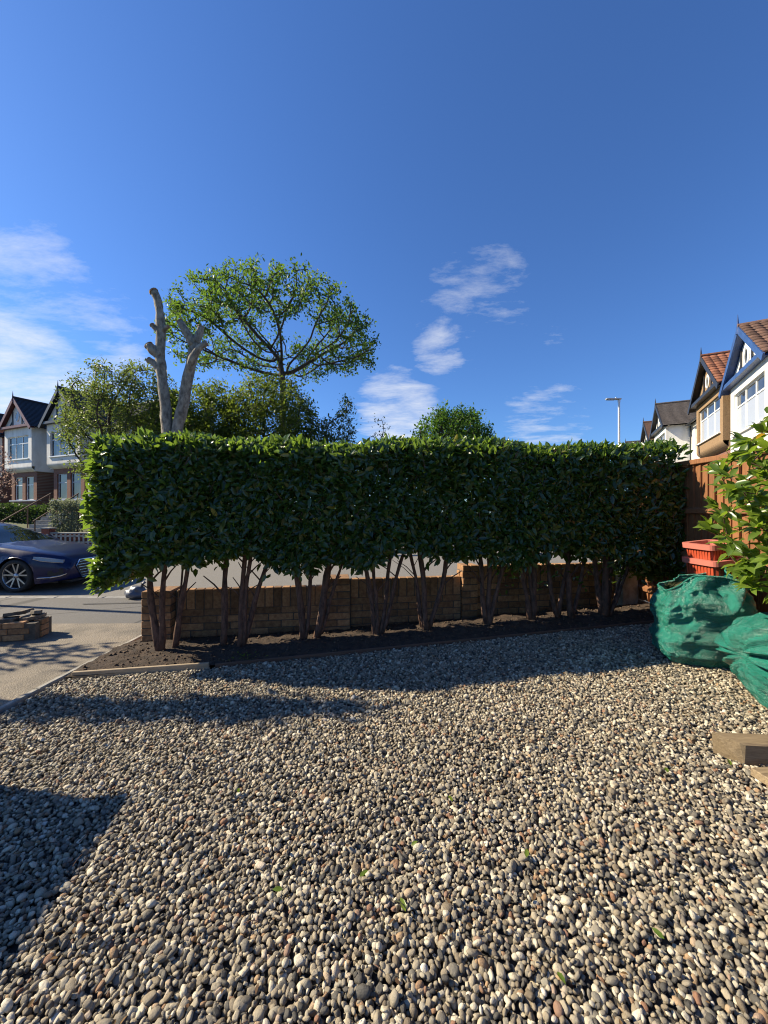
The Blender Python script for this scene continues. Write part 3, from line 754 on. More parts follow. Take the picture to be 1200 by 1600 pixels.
# ------------------------------------------------------------------ planters
def planter(name, label, loc, rot, top, bot, h, mat, rimmat):
    r = empty(name, loc, 0, label, 'planter', 'red planters by the fence'); r.rotation_euler = rot
    def ring(s, z, rr=.05, n=5):
        pts = []
        for (cx, cy, a0) in ((1, 1, 0), (-1, 1, 90), (-1, -1, 180), (1, -1, 270)):
            for k in range(n):
                a = math.radians(a0 + 90 * k / (n - 1)); pts.append((cx * (s - rr) + rr * math.cos(a), cy * (s - rr) + rr * math.sin(a), z))
        return pts
    def loft(rings):
        mb = MB(); 
        for q in rings: mb.v += q
        n = len(rings[0])
        for i in range(len(rings) - 1):
            for k in range(n): mb.f.append((i * n + k, i * n + (k + 1) % n, (i + 1) * n + (k + 1) % n, (i + 1) * n + k))
        return mb
    mb = loft([ring(bot, 0), ring(bot + (top - bot) * .5, h * .5), ring(top - .012, h - .05), ring(top - .03, h - .05), ring(bot - .01, .03)])
    mb.f.append(tuple(range(20)))
    mb.build('body', mat, r, smooth=False)
    loft([ring(top - .004, h - .055), ring(top + .018, h - .052), ring(top + .02, h), ring(top - .022, h), ring(top - .026, h - .05)]).build('rim', rimmat, r)
    for sgn in (0, 1, 2, 3):
        for k in range(-4, 5):
            x = k * bot * .19; a = sgn * math.pi / 2
            def q(x, y, z): return (x * math.cos(a) - y * math.sin(a), x * math.sin(a) + y * math.cos(a), z)
            w = .007; s1 = top / bot
            MB().poly([q(x - w, -bot - .003, .03), q(x + w, -bot - .003, .03), q((x + w) * s1, -top + .006, h - .06), q((x - w) * s1, -top + .006, h - .06)]).build('rib', mat, r)
    return r
pl = planter('planter', 'tall red ribbed plastic planter standing against the fence behind the green bag', (3.46, 3.96, zg(3.4) - .02), (.02, -.09, .12), .18, .14, .95, 'terracotta_plastic', 'pale_terracotta')
planter('planter', 'smaller red planter nested inside the tall planter, its rim showing above', (3.41, 3.97, zg(3.4) + .55), (.02, -.09, .12), .16, .13, .53, 'terracotta_plastic', 'pale_terracotta')

# ------------------------------------------------------------------ green bags
def fold(v, f, s): return mn.noise(Vector((v.x * f, v.y * f, v.z * f)) + Vector((s, s * .7, 0)))
def ridged(v, f, s): return 1 - abs(fold(v, f, s)) * 2
def bag_surface(fn, nu, nv):
    V = []; F = []
    for j in range(nv + 1):
        for i in range(nu): V.append(fn(i / nu, j / nv))
    for j in range(nv):
        for i in range(nu): F.append((j * nu + i, j * nu + (i + 1) % nu, (j + 1) * nu + (i + 1) % nu, (j + 1) * nu + i))
    return V, F
def superell(a, e):
    c, s = math.cos(a), math.sin(a); return math.copysign(abs(c) ** e, c), math.copysign(abs(s) ** e, s)
b1 = empty('garden_bag', (2.97, 3.66, zg(2.97)), math.radians(-20), 'upright green woven garden bag full of clippings by the planter', 'bag', 'green garden bags')
def f1(u, t):
    a = 2 * math.pi * u; cx, cy = superell(a, .5)
    prof = [(0, .24), (.10, .315), (.28, .345), (.42, .315), (.5, .31), (.62, .345), (.8, .34), (.94, .325), (1, .325)]
    for k in range(len(prof) - 1):
        if prof[k][0] <= t <= prof[k + 1][0]:
            w = (t - prof[k][0]) / (prof[k + 1][0] - prof[k][0]); r = prof[k][1] * (1 - w) + prof[k + 1][1] * w; break
    h = .76 + .06 * math.cos(a - .1) - .05 * math.cos(2 * a + .8) + .035 * math.sin(3 * a)
    z = h * t; p = Vector((cx * r, cy * r * .82, z))
    d = .034 * ridged(p, 3.6, 1.7) + .020 * ridged(Vector((p.x + .25 * p.z, p.y, p.z)), 9, 4.1) + .011 * ridged(p, 19, 2.2)
    out = Vector((cx, cy, 0)).normalized() * (d - .03) * (.5 + t * .8); p += out
    if t > .72: p += Vector((-cx, -cy, 0)) * .05 * ((t - .72) / .28) * (1 + math.sin(3 * a + 1)); 
    p.x += .05 * t; return tuple(p)
V, F = bag_surface(f1, 150, 90); V2 = [(x * .93, y * .93, z - .012) for (x, y, z) in V[75 * 150:]]
o1 = fast_mesh('bag_skin', V, F); add('skin', o1, 'green_woven', b1)
# folded-over front corner flap
fl = []; nf = 26
for j in range(nf):
    for i in range(nf):
        s, t = i / (nf - 1), j / (nf - 1)
        # quad: A top peak, B outer right, C lower knot, D left rim
        q = Vector((.05, -.24, .73)) * (1 - s) * (1 - t) + Vector((.36, -.10, .83)) * s * (1 - t) + Vector((.16, -.345, .45)) * (1 - s) * t * .9 + Vector((.12, -.345, .46)) * s * t + Vector((.016, -.0345, .045)) * (1 - s) * t
        b = math.sin(math.pi * s) * math.sin(math.pi * min(1, t * 1.2)); q += Vector((.01, -.09, .015)) * b + Vector((0, -.045, 0))
        q += Vector((0, -1, .2)) * (.016 * ridged(q, 9, 8) + .008 * ridged(q, 22, 5)); fl.append(tuple(q))
ii = np.arange(nf * nf).reshape(nf, nf); FF = np.stack([ii[:-1, :-1].ravel(), ii[:-1, 1:].ravel(), ii[1:, 1:].ravel(), ii[1:, :-1].ravel()], 1)
add('flap', fast_mesh('flap', fl, FF), 'green_woven', b1)
MB().tube([V[90 * 150 + i] for i in range(0, 150, 2)] + [V[90 * 150]], .009, 6, False).build('hem', 'green_woven', b1, smooth=True)
cl = blob_mesh('clippings', 4, 2, (.25, .22, .13), .35, 3.2); o = add('clippings', cl, 'moss', b1); o.location = (.06, .06, .57)
st = MB()
for i in range(420):
    a = random.uniform(0, 6.28); r = .26 * math.sqrt(random.random()); x, y = math.cos(a) * r, .04 + math.sin(a) * r * .85; z = .59 + .12 * math.sqrt(max(0, 1 - (r / .3) ** 2)); d = Vector((random.gauss(0, 1), random.gauss(0, 1), random.uniform(.1, .9))).normalized() * random.uniform(.02, .06)
    p = Vector((x, y, z)); st.poly([p - Vector((.003, 0, 0)), p + Vector((.003, 0, 0)), p + d])
st.build('grass_cuttings', 'moss', b1, kind='stuff')
b2 = empty('garden_bag', (3.08, 2.61, zg(3.1)), 0, 'slumped green woven garden bag with radiating folds, nearest the sleeper', 'bag', 'green garden bags')
def f2(u, t):
    a = 2 * math.pi * u; cx, cy = superell(a, .8)
    r = (.36 + .20 * math.sin(min(1, t * 1.15) * math.pi * .62)) if t < .55 else .545 - .20 * ((t - .55) / .45) ** 1.3
    r = {0: r}[0]
    h = .60 + .10 * math.sin(a * 2 + .6) + .10 * math.cos(a - math.pi * .75) 
    p = Vector((cx * r, cy * r * 1.08, h * t ** .9))
    k = Vector((-.50, .22, .36))                           # knot where the folds gather
    dv = p - k; ang = math.atan2(dv.z, dv.y * .8 + dv.x * .4); dist = dv.length
    w = math.exp(-dist * 1.1); d = w * (.045 * math.sin(ang * 17 + 3 * fold(p, 3, 2)) + .022 * math.sin(ang * 37)) * min(1, dist * 4)
    d += .030 * ridged(p, 3.2, 9) + .011 * ridged(p, 11, 3) - .10 * math.exp(-(dist / .12) ** 2)
    p += Vector((cx, cy, .1)).normalized() * (d - .02) * min(1, t * 5 + .15)
    if t > .8: p += Vector((-cx, -cy, -.2)) * .10 * ((t - .8) / .2) * (1 + .6 * math.sin(5 * a)) + Vector((0, 0, .05 * math.sin(4 * a)))
    return tuple(p)
V, F = bag_surface(f2, 180, 90)
add('skin', fast_mesh('bag_skin', V, F), 'green_woven', b2)
V, F = bag_surface(lambda u, t: tuple(Vector((math.cos(6.2832 * u) * .36 * (1 - t), math.sin(6.2832 * u) * .38 * (1 - t), .44 + .03 * math.sin(9 * u * 6.28) * (1 - t)))), 40, 6)
add('clippings', fast_mesh('clip', V, F), 'moss', b2)

# ------------------------------------------------------------------ timbers on the pebbles
sl_ = empty('sleeper', (2.0, 2.18, zg(2) - .012), math.radians(-4), 'short weathered timber sleeper lying on the pebbles at the right edge', 'timber')
V = [(.045, 0, 0), (1.3, 0, 0), (1.3, 0, .122), (.05, 0, .118), (.028, .012, .126), (1.3, .012, .128), (-.055, .105, .130), (1.3, .110, .126), (-.035, .12, 0), (1.3, .125, 0), (-.02, .06, .0), (0.01, .03, .05)]
mb = MB(); mb.v = V; mb.f = [(0, 1, 2, 3), (3, 2, 5, 4), (4, 5, 7, 6), (6, 7, 9, 8), (0, 3, 4, 11), (11, 4, 6, 8), (0, 11, 8), (1, 9, 7, 5, 2), (0, 8, 9, 1)]
mb.build('beam', 'weathered_wood', sl_)
po_ = MB().box(-.09, .09, -.75, 0, -.01, .034).build('plank', 'weathered_wood', None, bevel=.004); po_.location = (2.08, 2.10, zg(2.1) + .002); po_.rotation_euler = (.0, .03, math.radians(7)); tag(po_, 'flat weathered plank lying on the pebbles in front of the sleeper', 'plank')

# ------------------------------------------------------------------ rubble pile by the driveway
rb = empty('brick_stub', (-4.68, 4.80, zg(-4.6)), math.radians(14), 'low stub of a broken brick pier at the left edge of the driveway', 'brick stub')
mo2 = MB().box(-.40, .36, -.17, .17, -.05, .20); mo2.build('mortar', 'mortar', rb)
for c in range(3):
    z = c * .075 + .004
    for s in (-1, 1):
        off = .0 if c % 2 == 0 else .11
        for k in range(-2, 2):
            x0 = -.42 + (k + 2) * .225 + off * .5
            if x0 + .215 < .40: brick(rb, x0 + .107, s * .128, z, .214, .100, .066, 'buff_brick')
    for s in (-1, 1): brick(rb, .335 if s > 0 else -.395, 0, z + .001, .09, .15, .066, 'buff_brick')
names = ['broken stone slab lying across the left end of the brick stub', 'flat broken slab on the brick stub, nearest the camera', 'tilted slab fragment on top of the brick stub', 'broken slab at the right end of the brick stub', 'small slab chip on the back of the brick stub', 'topmost slab fragment propped on the brick stub']
spots = [(-.28, .02, .215, .34, .26, .10), (-.02, -.05, .215, .32, .22, .4), (.02, .04, .262, .28, .20, -.2), (.22, .02, .217, .30, .22, .7), (.10, .12, .268, .18, .12, 1.1), (.26, .05, .270, .22, .14, -.5)]
for (x, y, z, a, b, rz), lab in zip(spots, names):
    pts = []
    for k in range(7):
        th = k / 7 * 6.283; r_ = random.uniform(.62, 1.15); pts.append((math.cos(th) * a / 2 * r_, math.sin(th) * b / 2 * r_, 0))
    o = MB().prism(pts, (random.uniform(-.01, .01), .005, .042)).build('stone_slab', 'rubble', None, bevel=.003)
    c14, s14 = math.cos(math.radians(14)), math.sin(math.radians(14))
    o.location = (-4.68 + x * c14 - y * s14, 4.80 + x * s14 + y * c14, zg(-4.6) + z); o.rotation_euler = (random.uniform(-.16, .16), random.uniform(-.2, .06), rz); tag(o, lab, 'slab', 'broken slabs on the brick stub')
# grey sack at the kerb
gs = empty('grey_sack', (-4.60, 7.12, zg(-4.7) - .03), .2, 'rounded dark grey sack on the pavement under the left end of the hedge', 'sack')
me = blob_mesh('sack', 4, 5, (.17, .15, .13), .3, 1.9)
for v in me.vertices: v.co.z = max(v.co.z, -.10) + .10
add('body', me, 'grey_sack', gs); MB().tube([(.10, -.02, .22), (.13, -.02, .27), (.15, 0, .30)], [.03, .018, .035], 8).build('neck', 'grey_sack', gs, smooth=True)
# ------------------------------------------------------------------ parked car
def make_car(loc, rz, label):
    car = empty('parked_car', loc, rz, label, 'car')
    # local: nose at x=0, tail at x=-4.76, near side y=-.92, z up
    top_pts = [(0.0, .60), (-.10, .71), (-.35, .80), (-.85, .885), (-1.30, .945), (-1.52, .975), (-1.75, 1.075), (-2.05, 1.225), (-2.35, 1.345), (-2.70, 1.41), (-3.1, 1.42), (-3.5, 1.38), (-3.9, 1.255), (-4.25, 1.09), (-4.55, 1.03), (-4.72, .98), (-4.76, .80)]
    belt = [(0.0, .58), (-.15, .70), (-.6, .80), (-1.2, .885), (-1.6, .92), (-2.4, .945), (-3.4, .965), (-4.0, .98), (-4.6, .965), (-4.76, .80)]
    def ip(tab, x):
        for (a, va), (b, vb) in zip(tab, tab[1:]):
            if b <= x <= a: t = (x - a) / (b - a); t2 = t; return va + (vb - va) * t2
        return tab[-1][1]
    def halfw(x):
        if x > -.9: return .66 + .255 * (1 - (1 + x / .9) ** 2.4)
        if x < -4.0: return .915 - .20 * ((-4.0 - x) / .76) ** 2
        return .915
    def zlow(x):
        for wc in (-.95, -3.70):
            d = abs(x - wc)
            if d < .375: return max(.17, .335 + math.sqrt(.375 ** 2 - d * d) - .005)
        return .17 if -.5 > x > -4.3 else .17 + .07 * max(0, (x + .5) / .5) + .08 * max(0, (-4.3 - x) / .46)
    xs = sorted(set([round(x, 3) for x in list(np.linspace(0, -4.76, 60)) + [wc + .375 * math.cos(a) for wc in (-.95, -3.70) for a in np.linspace(0, math.pi, 17)]] + [-.501, -1.249, -1.251, -3.324, -3.326, -4.074, -4.076]), reverse=True)
    mb = MB(); gl = MB(); rows = []
    def section(x):
        w = halfw(x); zt = ip(top_pts, x); zb = min(ip(belt, x), zt - .005); zl = zlow(x); pts = []
        lowz = [zl, max(zl, .26), max(zl, .42), max(zl, .58), max(zl, zb * .86)]
        lw = [w - .03, w - .01, w, w - .002, w - .022]
        for z, q in zip(lowz, lw): pts.append((q, min(z, zb)))
        pts.append((w - .055, zb))                                 # shoulder
        cab = max(0, min(1, (zt - zb - .06) / .35))
        if cab > 0:
            wt = (w - .055) * (1 - .30 * cab)
            pts.append((w - .075 - .0 * cab, zb + .012)); pts.append(((w - .075) * .5 + wt * .5 + .012, zb + (zt - zb) * .5)); pts.append((wt, zt - .055 * cab - .01)); pts.append((wt - .10, zt - .018)); pts.append((wt * .5, zt - .003)); pts.append((0, zt))
        else:
            for k, fz in ((.93, .30), (.85, .60), (.70, .82), (.5, .93), (.3, .98), (0, 1)): pts.append(((w - .055) * k, zb + (zt - zb) * fz))
        return pts
    secs = [section(x) for x in xs]; n = len(secs[0])
    for x, s in zip(xs, secs):
        for (y, z) in s: mb.v.append((x, -y, z))
        for (y, z) in s: mb.v.append((x, y, z))
    st = 2 * n
    glassf = []
    for i in range(len(xs) - 1):
        xm = (xs[i] + xs[i + 1]) / 2
        for k in range(n - 1):
            for off, flip in ((0, False), (n, True)):
                f = [i * st + off + k, i * st + off + k + 1, (i + 1) * st + off + k + 1, (i + 1) * st + off + k]
                if flip: f.reverse()
                isglass = False
                if 6 <= k <= 7 and -3.95 < xm < -1.78 and not (-2.72 < xm < -2.64): isglass = True       # side windows
                if k >= 9 and (-2.27 < xm < -1.55 or -4.16 < xm < -3.55): isglass = True                  # screens
                (glassf if isglass else mb.f).append(tuple(f))
    mb.f.append(tuple(range(0, n)) + tuple(range(2 * n - 2, n - 1, -1)))
    e = (len(xs) - 1) * st; mb.f.append(tuple(range(e + n, e + 2 * n)) + tuple(range(e + n - 2, e - 1, -1)))
    gm = MB(); gm.v = list(mb.v); gm.f = glassf
    body = mb.build('body', 'car_paint', car, smooth=True)
    for p in body.data.polygons: p.use_smooth = True
    g = gm.mesh('glass', True); bm = bmesh.new(); bm.from_mesh(g); bmesh.ops.delete(bm, geom=[v for v in bm.verts if not v.link_faces], context='VERTS'); bm.to_mesh(g); bm.free()
    add('windows', g, 'car_glass', car)
    # window trim and roof rail
    for s in (-1, 1):
        pts = []
        for x in np.linspace(-1.7, -4.0, 16): q = section(x); pts.append((x, s * (q[6][0] + .004), q[6][1]))
        MB().tube(pts, .008, 5).build('window_trim', 'chrome', car)
        MB().tube([(x, s * (section(x)[8][0] + .0), section(x)[8][1] + .016) for x in np.linspace(-2.35, -3.75, 12)], .012, 6).build('roof_rail', 'chrome', car)
        # mirror
        MB().box(-1.98, -1.84, s * .99 - .09, s * .99 + .09, .93, 1.05).build('mirror', 'car_paint', car, bevel=.035, seg=3, smooth=True)
        # sill
        MB().box(-3.30, -1.27, s * .895 - .02, s * .895 + .02, .15, .21).build('sill', 'black_plastic', car, bevel=.01)
        # headlight: slanting wedge round the corner
        hl = []
        for x, z0, z1 in ((-.115, .575, .640), (-.22, .590, .668), (-.34, .608, .692), (-.46, .630, .712), (-.58, .668, .722)):
            hl.append((x, z0, z1))
        def hw2(x): return halfw(x) + .006
        mb2 = MB()
        for (x, z0, z1) in hl: mb2.v += [(x, s * hw2(x), z0), (x, s * (hw2(x) - .012), z1), (x - .0, s * (hw2(x) - .06), z0), (x, s * (hw2(x) - .07), z1)]
        for i in range(4):
            b = i * 4; mb2.f += [(b, b + 4, b + 5, b + 1), (b + 1, b + 5, b + 7, b + 3), (b, b + 2, b + 6, b + 4)]
        mb2.f += [(0, 1, 3, 2), (16, 18, 19, 17)]
        h = mb2.build('headlight', 'lamp_glass', car)
        MB().tube([(x, s * (hw2(x) + .004), z0 + .008) for (x, z0, z1) in hl], .007, 5).build('light_strip', 'chrome', h)
        MB().tube([(x, s * (hw2(x) + .001), z1 - .006) for (x, z0, z1) in hl[:4]], .005, 5).build('light_strip', 'chrome', h)
        # lower intake with bright blade
        MB().tube([(-.52, s * (halfw(-.52) - .004), .285), (-.30, s * (halfw(-.30) + .002), .290), (-.15, s * (halfw(-.15) + .008), .315), (-.06, s * (halfw(-.06) + .008), .355)], [.010, .014, .014, .010], 6).build('bumper_blade', 'chrome', car)
        MB().prism([(-.10, s * (halfw(-.10) + .004), .33), (-.34, s * (halfw(-.34) + .004), .32), (-.34, s * (halfw(-.34) + .004), .42), (-.12, s * (halfw(-.12) + .004), .47)], (0, -s * .03, 0)).build('air_intake', 'black_plastic', car)
        # door shut line
        for xd in (-1.72, -2.68, -3.45):
            q = section(xd); MB().tube([(xd, s * (p[0] + .0015), p[1]) for p in q[:6]], .004, 4).build('door_seam', 'black_plastic', car)
    # grille: chrome hexagon frame with dark mesh bars
    hexa = [(-.46, .62), (.46, .62), (.56, .50), (.40, .24), (-.40, .24), (-.56, .50)]
    MB().prism([(.014, y, z) for y, z in hexa], (-.03, 0, 0)).build('grille', 'black_plastic', car)
    gr = car.children[-1]
    MB().tube([(.02, y, z) for y, z in hexa + [hexa[0]]], .013, 6).build('grille_frame', 'chrome', car)
    for k in range(6):
        z = .285 + k * .058; w = .40 + (.15 * (z - .24) / .26 if z < .5 else .15 - .1 * (z - .5) / .12)
        MB().tube([(.018, -w + .03, z), (.022, 0, z), (.018, w - .03, z)], .006, 5).build('grille_bar', 'chrome', car)
    for k in range(4):                                           # four interlocked rings
        c = (-.135 + k * .09); MB().tube([(.032, c + .055 * math.cos(a), .555 + .055 * math.sin(a)) for a in np.linspace(0, 6.2832, 20)], .007, 5).build('badge_ring', 'chrome', car)
    MB().box(.024, .034, -.26, .26, .33, .44).build('number_plate', 'plate', car, bevel=.004)
    MB().box(-.5, .0, -.62, .62, .15, .24).build('front_splitter', 'black_plastic', car, bevel=.03)
    # underbody + wheel housings
    MB().box(-4.5, -.25, -.70, .70, .16, .55).build('underbody', 'black_plastic', car)
    for wc in (-.95, -3.70):
        for s in (-1, 1):
            wh = empty('wheel', (wc, s * .80, .335)); wh.parent = car
            MB().lathe([(.255, -.10), (.30, -.11), (.328, -.085), (.335, 0), (.328, .085), (.30, .11), (.255, .10)], 36, 'y').build('tyre', 'rubber', wh, smooth=True)
            MB().lathe([(.268, -.09), (.26, -.10), (.248, -.085), (.24, .08), (.24, .10)], 36, 'y').build('rim', 'alloy', wh, smooth=True)
            MB().lathe([(.22, .01 * s), (.03, .01 * s), (0.001, .01 * s)], 24, 'y').build('brake_disc', 'black_plastic', wh)
            for k in range(5):
                a = k * 2 * math.pi / 5 + .3
                sp = MB()
                for da in (-.16, .16):
                    ca, sa = math.cos(a + da * .3), math.sin(a + da * .3); cb, sb_ = math.cos(a + da * 1.55), math.sin(a + da * 1.55); yy = s * .085
                    px, pz = -math.sin(a + da), math.cos(a + da)
                    sp.prism([(ca * .045 - px * .016, yy - s * .015, sa * .045 - pz * .016), (ca * .045 + px * .016, yy - s * .015, sa * .045 + pz * .016), (cb * .25 + px * .013, yy, sb_ * .25 + pz * .013), (cb * .25 - px * .013, yy, sb_ * .25 - pz * .013)], (0, -s * .03, 0))
                sp.build('spoke', 'alloy', wh)
            MB().lathe([(.0, s * .083), (.05, s * .082), (.052, s * .06)], 20, 'y').build('hub_cap', 'alloy', wh, smooth=True)
    return car
make_car((-6.48, 8.62, zg(-7) - .055), 0, 'dark navy saloon car parked at the kerb on the left')

# ------------------------------------------------------------------ houses
def window_unit(parent, x0, x1, z0, z1, y, lights=3, transom=.3, frame='white_paint', glass='net_curtain', fw=.06):
    w = MB(); 
    o = empty('window'); o.parent = parent
    fr = MB().box(x0, x0 + fw, y - .03, y + .05, z0, z1).box(x1 - fw, x1, y - .03, y + .05, z0, z1).box(x0 + fw, x1 - fw, y - .03, y + .05, z0, z0 + fw).box(x0 + fw, x1 - fw, y - .03, y + .05, z1 - fw, z1)
    step = (x1 - x0 - fw) / lights; zt = z1 - (z1 - z0) * transom
    for k in range(1, lights): fr.box(x0 + k * step, x0 + k * step + fw, y - .028, y + .05, z0 + fw, z1 - fw)
    for k in range(lights): fr.box(x0 + k * step + fw, x0 + (k + 1) * step, y - .026, y + .05, zt - fw / 2, zt + fw / 2)
    fr.build('frame', frame, o)
    for k in range(lights):
        a, b = x0 + k * step + fw, x0 + (k + 1) * step
        MB().box(a, b, y + .0, y + .02, z0 + fw, zt - fw / 2).build('pane', glass, o); MB().box(a, b, y, y + .02, zt + fw / 2, z1 - fw).build('pane', 'window_glass', o)
    return o
def holed_wall(x0, x1, z0, z1, y, holes, th=.22):
    """wall slab with rectangular openings, front face at y"""
    mb = MB(); xs = sorted({x0, x1} | {h[0] for h in holes} | {h[1] for h in holes}); zs = sorted({z0, z1} | {h[2] for h in holes} | {h[3] for h in holes})
    for a, b in zip(xs, xs[1:]):
        for c, d in zip(zs, zs[1:]):
            if any(h[0] <= a and b <= h[1] and h[2] <= c and d <= h[3] for h in holes): continue
            mb.box(a, b, y, y + th, c, d)
    return mb
TILE = {}
def tile_mesh(mat):
    if mat not in TILE:
        mb = MB(); n = 6; w, l = .30, .36
        for j in (0, 1):
            for i in range(n + 1):
                x = i / n * w; z = .035 * math.sin(i / n * math.pi) ** .7 + (.05 if j == 0 else 0); mb.v.append((x, j * l, z))
        for i in range(n): mb.f.append((i, i + 1, n + 2 + i, n + 1 + i))
        b = len(mb.v)
        for i in range(n + 1): mb.v.append((i / n * w, 0, -.01))
        for i in range(n): mb.f.append((i + 1, i, b + i, b + i + 1))
        me = mb.mesh('tile', True); me.materials.append(M[mat]); TILE[mat] = me
    return TILE[mat]
def slope_courses(mb, p0, ux, up, wid, length, step=.16):
    n = max(1, int(length / step)); nrm = Vector(ux).cross(Vector(up)).normalized()
    if nrm.z < 0: nrm = -nrm
    p0, ux, up = Vector(p0), Vector(ux), Vector(up)
    for i in range(n):
        a = p0 + up * (i * length / n); b = p0 + up * ((i + 1.15) * length / n)
        q = [a + nrm * .035, a + ux * wid + nrm * .035, b + ux * wid + nrm * .005, b + nrm * .005]
        mb.poly(q); mb.poly([a, a + ux * wid, a + ux * wid + nrm * .035, a + nrm * .035])
def house(loc, rz, label, hw, bottom, sill, head, eave, apex, render, barge, roofmat, tiles=False, ground='far_brick', recess=2.6, side=1, base=-.3, group=None, glass='net_curtain', timber='dark_paint', simple_=False, depth=7.0, frame='white_paint', wside=1.0):
    """front of bay at local y=0 (barge .3 proud), x to the right seen from the street"""
    h = empty('house', loc, rz, label, 'house', group)
    bw = hw - .22                                             # half width of bay wall
    wx0, wx1 = -bw + .42, bw - .42
    # upper bay, rendered, over-sailing with a coved foot
    holed_wall(-bw, bw, bottom + .35, eave + .02, .25, [(wx0, wx1, sill, head)]).build('bay_wall', render, h)
    cv = MB()
    for i in range(6):
        t0, t1 = i / 6, (i + 1) / 6; y0, y1 = .25 + .32 * (1 - t0) ** 2, .25 + .32 * (1 - t1) ** 2; z0, z1 = bottom + .35 * t0, bottom + .35 * t1
        cv.poly([(-bw, y0, z0), (bw, y0, z0), (bw, y1, z1), (-bw, y1, z1)])
    cv.poly([(-bw, .57, bottom), (bw, .57, bottom), (bw, 1.9, bottom), (-bw, 1.9, bottom)]); cv.build('coved_foot', render, h, smooth=True)
    for s in (-1, 1): MB().box(min(s * bw, s * (bw - .2)), max(s * bw, s * (bw - .2)), .472, 1.95, bottom + .001, eave + .015).build('bay_side_wall', render, h)
    window_unit(h, wx0, wx1, sill, head, .37, 3, .32, frame, glass)
    MB().box(wx0 - .1, wx1 + .1, .16, .40, sill - .07, sill - .003).build('sill', 'white_paint' if not simple_ else frame, h)
    # gable triangle
    k = (apex - eave) / hw
    MB().prism([(-bw, .25, eave + .021), (bw, .25, eave + .021), (bw, .25, eave + (hw - bw) * k), (0, .25, apex - .12), (-bw, .25, eave + (hw - bw) * k)], (0, .2, 0)).build('gable_wall', render, h)
    gz = eave + (apex - eave) * .42
    ov = MB(); a_ = np.linspace(0, 6.2832, 21)[:-1]
    ov.prism([(.21 * math.cos(a), .21, gz + .30 * math.sin(a)) for a in a_], (0, .05, 0)); ov.build('oval_window', 'window_glass', h)
    MB().tube([(.23 * math.cos(a), .215, gz + .32 * math.sin(a)) for a in np.linspace(0, 6.2832, 24)], .035, 5).build('oval_frame', 'white_paint', h)
    for x in (-.62, .62):
        MB().box(x - .035, x + .035, .19, .248, eave + .2, eave + (hw - abs(x)) * k - .15).build('stud', timber, h)
        MB().prism([(x - .03, .195, eave + .2 + .45), (x + .03, .195, eave + .2 + .40), (x + math.copysign(.45, x) + .03, .195, eave + .2), (x + math.copysign(.45, x) - .05, .195, eave + .2)], (0, .05, 0)).build('brace', timber, h)
    MB().box(-hw + .1, hw - .1, -.02, .246, eave + .03, eave + .20).build('tie_beam', barge, h)
    dv = Vector((hw, 0, apex - eave)).normalized(); L = math.hypot(hw, apex - eave) + .25; nv = Vector((-dv.z, 0, dv.x))
    for s in (-1, 1):
        def q(t, n_): p = Vector((-hw, 0, eave)) + dv * t + nv * n_; return (p.x if s < 0 else -p.x, -.06, p.z)
        MB().prism([q(-.25, -.10), q(L - .25, -.10), q(L - .25, .14), q(-.25, .14)], (0, .06, 0)).build('bargeboard', barge, h)
        # soffit behind the bargeboard
        def q2(t, n_, y): p = Vector((-hw, 0, eave)) + dv * t + nv * n_; return (p.x if s < 0 else -p.x, y, p.z)
        MB().poly([q2(-.2, .03, .0), q2(L - .25, .03, .0), q2(L - .25, .03, .3), q2(-.2, .03, .3)]).build('soffit', barge, h)
    MB().tube([(0, -.04, apex - .15), (0, -.04, apex + .12), (0, -.04, apex + .38), (0, -.04, apex + .62)], [.07, .05, .03, .008], 8).build('finial', barge, h)
    # bay roof
    pd = Vector((dv.x, 0, dv.z)); bl = depth * .62
    for s in (-1, 1):
        p0 = Vector((s * (hw + .20 * dv.x), -.04, eave - .20 * dv.z + .14)); up = Vector((-s * dv.x, 0, dv.z)); Ls = L
        if tiles and s == tiles:
            nc = int(Ls / .29); nr = int(bl / .30)
            for j in range(nc):
                for i in range(nr):
                    o = add('tile', tile_mesh(roofmat), None, h)
                    ex = Vector((0, 1, 0)); ez = (ex.cross(up)).normalized(); eyv = up
                    if ez.z < 0: ex = -ex; ez = -ez
                    b0 = p0 + up * (j * .29) + Vector((0, (i + (1 if ex.y < 0 else 0)) * .30, 0)) + ez * (.02 + random.uniform(0, .006))
                    o.matrix_local = Matrix(((ex.x, eyv.x, ez.x, b0.x), (ex.y, eyv.y, ez.y, b0.y), (ex.z, eyv.z, ez.z, b0.z), (0, 0, 0, 1)))
            MB().poly([p0, p0 + Vector((0, bl, 0)), p0 + up * Ls + Vector((0, bl, 0)), p0 + up * Ls]).build('roof_slope', roofmat, h)
        else:
            mb = MB(); slope_courses(mb, p0, Vector((0, bl, 0)).normalized(), up, bl, Ls); mb.build('roof_slope', roofmat, h)
    MB().tube([(0, -.06, apex + .17), (0, bl, apex + .17)], .09, 8).build('ridge', roofmat, h)
    # main body and roof
    x0, x1 = (-hw, hw + recess) if side > 0 else (-hw - recess, hw)
    ym = 1.75
    rx0, rx1 = (hw + .35, hw + recess - .6) if side > 0 else (-hw - recess + .6, -hw - .35)
    gw = .55
    doorx = (rx0 + .05, rx1 - .05)
    holes = [(rx0 + .2, rx1 - .2, sill + .1, head)] if recess > 1.6 else []
    holed_wall(x0 + .02, x1 - .02, bottom - .1, eave - .02, ym, holes).build('main_wall', render, h)
    if holes: window_unit(h, rx0 + .2, rx1 - .2, sill + .1, head, ym + .1, 1, .4, frame, glass)
    gh = [(rx0 + .1, rx1 - .1, base + .1, base + 2.5)] if recess > 1.6 else []
    holed_wall(x0 + .022, x1 - .022, base - 1.8, bottom - .103, ym + .05, gh).build('ground_wall', ground, h)
